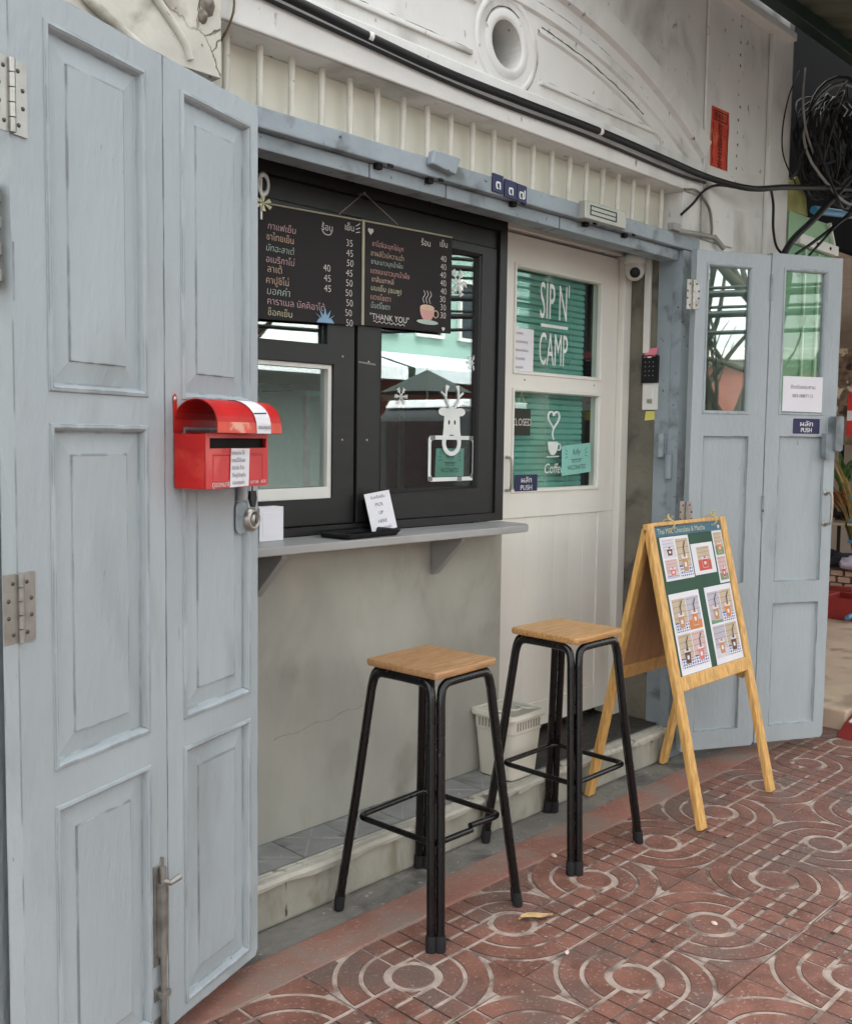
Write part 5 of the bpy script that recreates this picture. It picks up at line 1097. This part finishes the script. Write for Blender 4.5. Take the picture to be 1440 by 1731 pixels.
# goods inside
def brickwall():
    g = empty('brick_planter', (8.0, .95, .095), label='low pale brick planter wall inside the neighbouring shop', cat='planter')
    m = mat('pale_brick', (182, 150, 132), .8, var=.12, rand=.12); o0 = None
    for r_ in range(5):
        for k in range(8):
            o = one(lambda b: b.box(-.048, -.05, -.022, .048, .05, .022), 'brick', m, g, .003) if o0 is None else dup(o0, g)
            o0 = o0 or o; o.location = (.0, -.45+.115*k+(.055 if r_ % 2 else 0), .025+.052*r_); o.rotation_euler = (0, 0, R(90))
    one(lambda b: b.box(.02, -.5, 0, .05, .5, .27), 'backing', mat('mortar', (140, 128, 118), .9), g)
brickwall()
bx0 = None
for k, (x, y, z, c, lab) in enumerate(((7.3, .62, .095, (140, 40, 36), 'dark red crate on the neighbouring floor near the pipe'), (7.6, .78, .095, (150, 60, 44), 'brick red crate further inside the neighbouring shop'))):
    g = empty('crate', (x, y, z), R(15*k), label=lab, cat='crate')
    one(lambda b: (b.box(-.16, -.12, 0, .16, .12, .012), b.box(-.16, -.12, .012, -.148, .12, .16), b.box(.148, -.12, .012, .16, .12, .16), b.box(-.148, -.12, .012, .148, -.108, .16), b.box(-.148, .108, .012, .148, .12, .16)), 'crate_body', mat('crate%d' % k, c, .5, var=.1), g, .004)
    one(lambda b: b.box(-.165, -.126, .14, .165, -.1205, .162), 'crate_lip', mat('crate%d' % k, c, .5), g, .002)
tb = empty('display_table', (8.6, 1.15, .095), R(20), label='slatted wooden display table inside the neighbouring shop', cat='table')
for k in range(6): one(lambda b: b.box(-.5, -.33+.11*k, .60, .5, -.235+.11*k, .62), 'slat', mat('table_wood', (176, 160, 138), .7, var=.15), tb, .002)
for sx_ in (-.46, .46):
    for sy_ in (-.30, .30): one(lambda b: b.box(sx_-.02, sy_-.02, 0, sx_+.02, sy_+.02, .5995), 'leg', MATS['table_wood'], tb, .002)
def bundle(name, x, y, z, r, c, lab, cat):
    def fn(b):
        vs = []; fs = []; n, m_ = 12, 8
        for i in range(m_+1):
            for j in range(n):
                t = pi*i/m_; a = 2*pi*j/n; q = r*(1+.16*sin(3*a+i)+.1*sin(5*a-2*i)); vs.append((q*1.5*sin(t)*cos(a), q*sin(t)*sin(a), q*.55*(1-cos(t))*.6))
        for i in range(m_): fs += [(i*n+j, i*n+(j+1) % n, (i+1)*n+(j+1) % n, (i+1)*n+j) for j in range(n)]
        b.add(vs, fs, True)
    return one(fn, name, mat(name+str(c), c, .9, var=.15, vs=12), None, 0, T(x, y, z), label=lab, cat=cat)
bundle('cloth_bundle', 8.0, .80, .36, .16, (206, 196, 214), 'white and lilac cloth bundle on the brick planter', 'cloth')
bundle('cloth_bundle', 8.05, 1.05, .36, .18, (40, 38, 44), 'black cloth bundle on the brick planter behind the white one', 'cloth')
bundle('cloth_bundle', 8.6, 1.15, .716, .14, (40, 30, 30), 'dark cloth bundle on the slatted display table', 'cloth')
cp = empty('plastic_cup', (7.9, .62, .36), label='small pink plastic cup on the brick planter', cat='cup')
one(lambda b: b.lathe([(0, 0), (.03, 0), (.04, .09), (.037, .09), (.028, .006), (0, .006)], 16), 'cup_body', mat('pink_plastic', (214, 120, 150), .4), cp)
one(lambda b: b.lathe([(.039, .086), (.043, .088), (.039, .092)], 16), 'rim', MATS['pink_plastic'], cp)
def potplant(x, y, z, h, nl, lab, c, spread=.5, name='potted_plant', pot=(150, 84, 60)):
    g = empty(name, (x, y, z), label=lab, cat='plant')
    one(lambda b: b.lathe([(0, 0), (.09, 0), (.12, .2), (.13, .2), (.13, .22), (.11, .22), (.10, .18), (0, .18)], 18), 'pot', mat('pot%s' % (pot,), pot, .8, var=.1), g)
    lm = mat('leaf%s' % (c,), c, .5, var=.25, vs=20, rand=.2)
    for k in range(nl):
        a = random.random()*2*pi; sp = spread*random.uniform(.4, 1); hh = h*random.uniform(.6, 1); w_ = random.uniform(.012, .022)
        def lf2(b):
            n = 8; vs = []; fs = []
            for i in range(n+1):
                t = i/n; r_ = sp*t**1.6; zz_ = .18+hh*(t-.35*t**3); ww = w_*sin(pi*min(.98, t*.9+.08)); d = Vector((cos(a), sin(a), 0)); s_ = Vector((-sin(a), cos(a), 0)); p = d*r_+Vector((0, 0, zz_)); vs += [p-s_*ww, p+Vector((0, 0, -ww*.5)), p+s_*ww]
            for i in range(n): fs += [(3*i+j, 3*i+1+j, 3*i+4+j, 3*i+3+j) for j in range(2)]
            b.add(vs, fs)
        one(lf2, 'leaf', lm, g)
    return g
potplant(8.35, .96, .095, 1.55, 26, 'tall strappy plant with straw coloured leaves in the shop next door', (150, 130, 76), .55)
potplant(8.9, 1.32, .72, .6, 22, 'green leafy plant on the neighbouring display table', (70, 104, 56), .35)
bs_ = empty('blue_basket', (7.6, .66, .62), label='blue plastic rack with papers beside the door edge', cat='rack')
for k in range(5): one(lambda b: b.box(-.10+.045*k, -.01, 0, -.08+.045*k, .0, .36), 'upright', mat('blue_plastic', (60, 130, 180), .4), bs_, .002)
for z in (.0, .16, .34): one(lambda b: b.box(-.11, -.012, z, .13, .05, z+.02), 'shelf', MATS['blue_plastic'], bs_, .002)
one(lambda b: b.plate([(-.08, .37), (.06, .37), (.06, .60), (-.08, .60)], (), .0, .012), 'paper_sheet', PAPER, bs_)
one(lambda b: b.box(-.02, .005, -.525, .02, .035, -.0005), 'post', MATS['blue_plastic'], bs_, .002)
cab('garden_hose', [(7.0, .50, .14), (7.2, .52, .15), (7.5, .58, .14), (8.0, .72, .13)], .018, 'blue garden hose lying on the neighbouring floor', mat('hose_blue', (60, 120, 150), .5))
sg = one(lambda b: b.plate([(0, 0), (.7, 0), (.7, .9), (0, .9)], (), 0, .02), 'shop_poster', mat('poster_brown', (120, 100, 84), .7, var=.5, vs=14, speck=((210, 196, 170), 9, .55, .6), dirt=((60, 44, 40), 6, .55, .62)), None, 0, T(9.4, 1.60, 1.35) @ RZ(-60), label='busy brown poster standing in the neighbouring shop', cat='poster')
one(lambda b: (b.box(.06, .0, -1.255, .09, .018, .0), b.box(.61, .0, -1.255, .64, .018, .0)), 'stand_leg', DARK, sg)
rr_ = one(lambda b: b.plate(rrect(-.12, -.18, .12, .18, .02), (), 0, .02), 'red_sign', mat('red_sign', (200, 44, 40), .5), None, .002, T(8.2, .90, 1.60) @ RZ(-65), label='red and white hanging sign past the blue door edge', cat='sign')
one(lambda b: b.plate([(-.12, -.05), (.12, -.05), (.12, .03), (-.12, .03)], (), -.002, -.0005), 'white_band', PLASW, rr_)
one(lambda b: b.tube([(0, .01, .18), (0, .01, .955)], .003, 6), 'hanger', DARK, rr_)

# ================================================================== AWNING
aw = empty('awning', (3.5, -.05, 3.3), label='corrugated metal awning with dark green beam above the pavement', cat='awning'); AM = T(-3.5, .05, -3.3)
def corr(b):
    n = 186; x0, x1 = 2.8, 11; vs = []; fs = []
    for i in range(n+1):
        x = x0+(x1-x0)*i/n; d = .008*(1 if (i//2) % 2 else -1)
        vs += [(x, -.03, 3.37+d), (x, -1.5, 2.99+d), (x, -.03, 3.375+d), (x, -1.5, 2.995+d)]
    for i in range(n): a = 4*i; fs += [(a, a+4, a+5, a+1), (a+2, a+3, a+7, a+6)]
    b.add(vs, fs)
one(corr, 'roof_sheet', mat('galvanised_sheet', (112, 116, 100), .6, .2, var=.15, vs=2, stretch=(6, 1, 1)), aw, 0, AM)
DG = mat('dark_green_steel', (34, 54, 46), .5)
one(lambda b: b.box(2.8, -.15, 3.265, 11, -.09, 3.325), 'beam', DG, aw, .004, AM)
one(lambda b: b.box(2.8, -1.46, 2.88, 11, -1.40, 2.985), 'beam', DG, aw, .004, AM)
for x in (2.9, 5.6, 7.4): one(lambda b: b.bar((x, -.16, 3.295), (x, -1.39, 2.975), .05, .05), 'rafter', DG, aw, .003, AM)
one(lambda b: (b.box(-1.6, -.060, 3.235, 4.60, -.001, 3.27),), 'flashing', PLASW, aw, .004, AM)

# ================================================================== ACROSS THE STREET (seen in the glass)
random.seed(5)
def shop(x0, x1, h, c, lab, storeys=2, aw_c=None):
    g = empty('street_building', ((x0+x1)/2, -13, 0), label=lab, cat='building'); M_ = T(-(x0+x1)/2, 13, 0)
    wm = mat('facade%s' % (c,), c, .85, var=.06, vs=1.5)
    one(lambda b: b.box(x0, -19, -.16, x1-.03, -13, h), 'wall', wm, g, .02, M_)
    one(lambda b: b.box(x0-.05, -19, h, x1+.02, -12.8, h+.2), 'cornice', wm, g, .02, M_)
    n = max(2, int((x1-x0)/1.4))
    for s_ in range(1, storeys):
        for k in range(n):
            cx = x0+(x1-x0)*(k+.5)/n; z = 3.6+(s_-1)*3.0
            f = one(lambda b: b.plate([(cx-.45, z), (cx+.45, z), (cx+.45, z+1.4), (cx-.45, z+1.4)], [[(cx-.38, z+.07), (cx+.38, z+.07), (cx+.38, z+1.33), (cx-.38, z+1.33)]], -12.99, -12.9, RZ(180) if False else Matrix.Scale(-1, 4, (0, 1, 0)) if False else Matrix()), 'window', PLASW, g, 0, M_)
            one(lambda b: b.box(cx-.38, -12.995, z+.07, cx+.38, -12.97, z+1.33), 'pane', mat('far_glass', (50, 60, 66), .15), f)
    one(lambda b: b.box(x0+.3, -12.995, -.1, x1-.33, -12.95, 2.6), 'shutter', mat('shutter%d' % (int(x0) % 3), ((110, 96, 84), (164, 168, 166), (120, 70, 60))[int(x0) % 3], .7), g, .01, M_)
    if aw_c: one(lambda b: b.add([(x0+.1, -12.99, 3.2), (x1-.1, -12.99, 3.2), (x1-.1, -11.4, 2.75), (x0+.1, -11.4, 2.75), (x0+.1, -11.4, 2.5), (x1-.1, -11.4, 2.5)], [(0, 1, 2, 3), (3, 2, 5, 4)]), 'canvas_awning', mat('canvas%s' % (aw_c,), aw_c, .8), g, 0, M_)
shop(-9, -3, 6.4, (200, 196, 186), 'cream shophouse across the street, leftmost of the row', 2, (90, 120, 140))
shop(-3, 2.5, 5.2, (170, 176, 172), 'grey shophouse across the street with brown shutter', 1)
shop(2.5, 7.5, 2.7, (214, 214, 208), 'low white shophouse across the street', 1)
shop(7.5, 14, 5.0, (214, 218, 214), 'pale shophouse across the street with white awning', 1, (226, 230, 232))
shop(14, 21, 7.4, (150, 180, 170), 'mint green shophouse across the street with pale awning', 2, (206, 214, 218))
shop(21, 30, 6.0, (190, 178, 160), 'tan shophouse at the far end across the street', 2)
one(lambda b: b.box(-40, -12.79, -.16, 40, -9.21, -.03), 'pavement', GREYC, label='far pavement across the street', kind='structure')
def pars(x, y, lab):
    g = empty('market_parasol', (x, y, -.03), label=lab, cat='parasol')
    def can(b):
        vs = [(0, 0, 2.62)]+[(.85*cos(k*pi/4), .85*sin(k*pi/4), 2.2) for k in range(8)]
        b.add(vs, [(0, 1+k, 1+(k+1) % 8) for k in range(8)])
    one(can, 'canopy', mat('parasol_cloth', (54, 60, 58), .8), g)
    for k in range(8): one(lambda b: b.tube([(0, 0, 2.58), (.84*cos(k*pi/4), .84*sin(k*pi/4), 2.185)], .01, 6), 'rib', DARK, g)
    one(lambda b: b.tube([(0, 0, 0), (0, 0, 2.66)], .018, 8), 'pole', PLASW, g)
    one(lambda b: b.lathe([(0, 0), (.22, 0), (.2, .06), (.03, .1)], 16), 'base', DARK, g)
pars(12.9, -9.9, 'round market parasol across the street')
# white van parked across the road
vn = empty('parked_van', (13.2, -8.3, -.12), label='dark van with white roof parked along the street opposite', cat='van')
vb = [(-2.2, .35), (2.2, .35), (2.2, .95), (2.05, 1.15), (1.35, 1.85), (1.1, 1.95), (-2.05, 1.95), (-2.2, 1.8)]
one(lambda b: b.plate(vb, (), -.85, .85), 'body', mat('dark_car_paint', (46, 48, 50), .2, coat=.6), vn, .06)
one(lambda b: b.plate([(-2.1, 1.951), (1.05, 1.951), (.95, 2.08), (-2.0, 2.08)], (), -.82, .82), 'roof', mat('white_car_paint', (222, 224, 226), .3), vn, .03)
one(lambda b: b.plate([(-1.9, 1.15), (1.75, 1.15), (1.2, 1.75), (-1.9, 1.75)], (), -.856, .856), 'window_band', mat('far_glass', (50, 60, 66), .15), vn, .02)
for x in (-1.4, 1.4):
    for y in (-.78, .78): one(lambda b: b.lathe([(0, -.11), (.30, -.11), (.34, -.06), (.34, .06), (.30, .11), (0, .11)], 20, T(x, y, .34) @ RX(90)), 'wheel', RUB, vn)
# leaning tree and wires
tr = empty('street_tree', (4.25, -5.2, -.12), label='leaning bare tree on the street side', cat='tree')
BARK = mat('bark', (74, 62, 52), .9, bump=.6, bs=20)
one(lambda b: b.tube(spline([(0, 0, 0), (.12, .03, .9), (.35, .05, 1.7), (.62, .1, 2.6), (.72, .1, 3.6), (.95, .2, 4.6)]), [.13-.003*i for i in range(31)], 10), 'trunk', BARK, tr)
def branch(p, d, L_, r_, depth):
    pts = [p]
    for i in range(4): d = (d+Vector((random.uniform(-.3, .3), random.uniform(-.3, .3), random.uniform(-.1, .3)))).normalized(); pts.append(pts[-1]+d*L_/4)
    one(lambda b: b.tube(spline(pts, 3), [r_*(1-.055*i) for i in range(13)], 6), 'branch', BARK, tr)
    if depth:
        for q in pts[1:]:
            for _ in range(2): branch(q, (d+Vector((random.uniform(-1, 1), random.uniform(-1, 1), random.uniform(-.4, .9)))).normalized(), L_*.6, r_*.5, depth-1)
branch(Vector((.30, .05, 1.6)), Vector((-.7, .1, .5)), 1.2, .03, 2); branch(Vector((.40, .06, 1.9)), Vector((.6, .1, .5)), 1.2, .035, 1); branch(Vector((.45, .06, 2.1)), Vector((-.6, -.1, .3)), 1.1, .03, 2); branch(Vector((.2, .04, 1.2)), Vector((-.5, .1, .8)), 1.6, .06, 1); branch(Vector((.6, .1, 2.5)), Vector((-.6, .2, .7)), 1.6, .06, 2); branch(Vector((.7, .1, 3.2)), Vector((.6, -.1, .7)), 1.5, .05, 1); branch(Vector((.75, .1, 3.7)), Vector((-.3, .3, .8)), 1.5, .05, 1)
pb = empty('utility_pole', (8.2, -3.6, -.0), label='concrete utility pole at the kerb', cat='pole')
one(lambda b: b.tube([(0, 0, 0), (0, 0, 8)], [.13, .09], 12), 'shaft', GREYC, pb)
one(lambda b: b.box(-.06, -.9, 6.8, .06, .9, 6.9), 'crossarm', STEELD, pb)
for k in range(9):
    z = 3.5+.22*k+random.uniform(-.05, .05); y = -3.5-.05*k
    one(lambda b: b.tube(spline([(-30, y, z+.6), (-8, y, z), (8.2, y, z+.2), (24, y, z-.1), (40, y, z+.6)]), random.uniform(.012, .03), 6), 'overhead_wire', COND, label='black overhead wire strung along the street', cat='wire', group='overhead street wires')
for k in range(12):
    z = 2.25+.085*k+random.uniform(-.04, .04); y = -3.30-.03*k; s_ = random.uniform(.1, .3)
    one(lambda b: b.tube(spline([(-20, y, z+.5), (-4, y, z+.1), (4, y, z-s_*.4), (8.2, y, z+.15), (14, y, z-s_), (24, y, z+.3)]), random.uniform(.010, .028), 6), 'overhead_wire', COND, label='black overhead wire strung along the street', cat='wire', group='overhead street wires')
for x, y, h, c, lab in ((12.2, -9.55, 1.9, (92, 112, 64), 'tall palm like pot plant under the parasol opposite'), (13.6, -9.5, 1.2, (70, 98, 56), 'bushy pot plant at the far kerb by the van'), (10.9, -9.5, 1.4, (84, 104, 60), 'strappy pot plant at the far kerb beside the white awning')):
    potplant(x, y, -.03, h, 18, lab, c, .6)
# inside the shop, behind the serving window
kc = empty('drink_counter', (2.3, 1.0, .14), label='dark back counter inside the shop', cat='counter')
one(lambda b: b.box(-.9, -.25, 0, 1.0, .25, .86), 'carcass', INTD, kc, .004)
one(lambda b: b.box(-.95, -.28, .8605, 1.05, .28, .90), 'worktop', mat('worktop', (110, 110, 106), .4), kc, .004)
ds = empty('display_case', (2.62, .95, 1.041), label='pale green glass display case inside the window', cat='case')
one(lambda b: b.box(-.26, -.18, 0, .26, .18, .03), 'base', PLASW, ds, .003)
for x in (-.25, .25):
    for y in (-.17, .17): one(lambda b: b.box(x-.01, y-.01, .0305, x+.01, y+.01, .48), 'post', STEEL, ds, .001)
one(lambda b: b.box(-.26, -.18, .4805, .26, .18, .50), 'top', MINT, ds, .003)
one(lambda b: b.box(-.24, .14, .031, .24, .15, .48), 'back_panel', MINT, ds)
sh = empty('wall_shelf', (2.9, 2.8, 1.65), label='shelf with pale cups on the shop back wall', cat='shelf')
one(lambda b: b.box(-.9, -.12, 0, .9, .099, .03), 'board', MINT, sh, .003)
one(lambda b: (b.box(-.7, -.08, -.12, -.67, .099, -.0005), b.box(.67, -.08, -.12, .70, .099, -.0005)), 'bracket', STEEL, sh)
for k in range(7): 
    g = empty('paper_cup', (2.25+.2*k, 2.8, 1.682), label='white paper cup on the back wall shelf', cat='cup', group='paper cups on the shelf')
    one(lambda b: b.lathe([(0, 0), (.03, 0), (.042, .12), (.039, .12), (.028, .004)], 14), 'cup_body', PAPER, g); one(lambda b: b.lathe([(.041, .117), (.045, .119), (.041, .123)], 14), 'rim', PAPER, g)
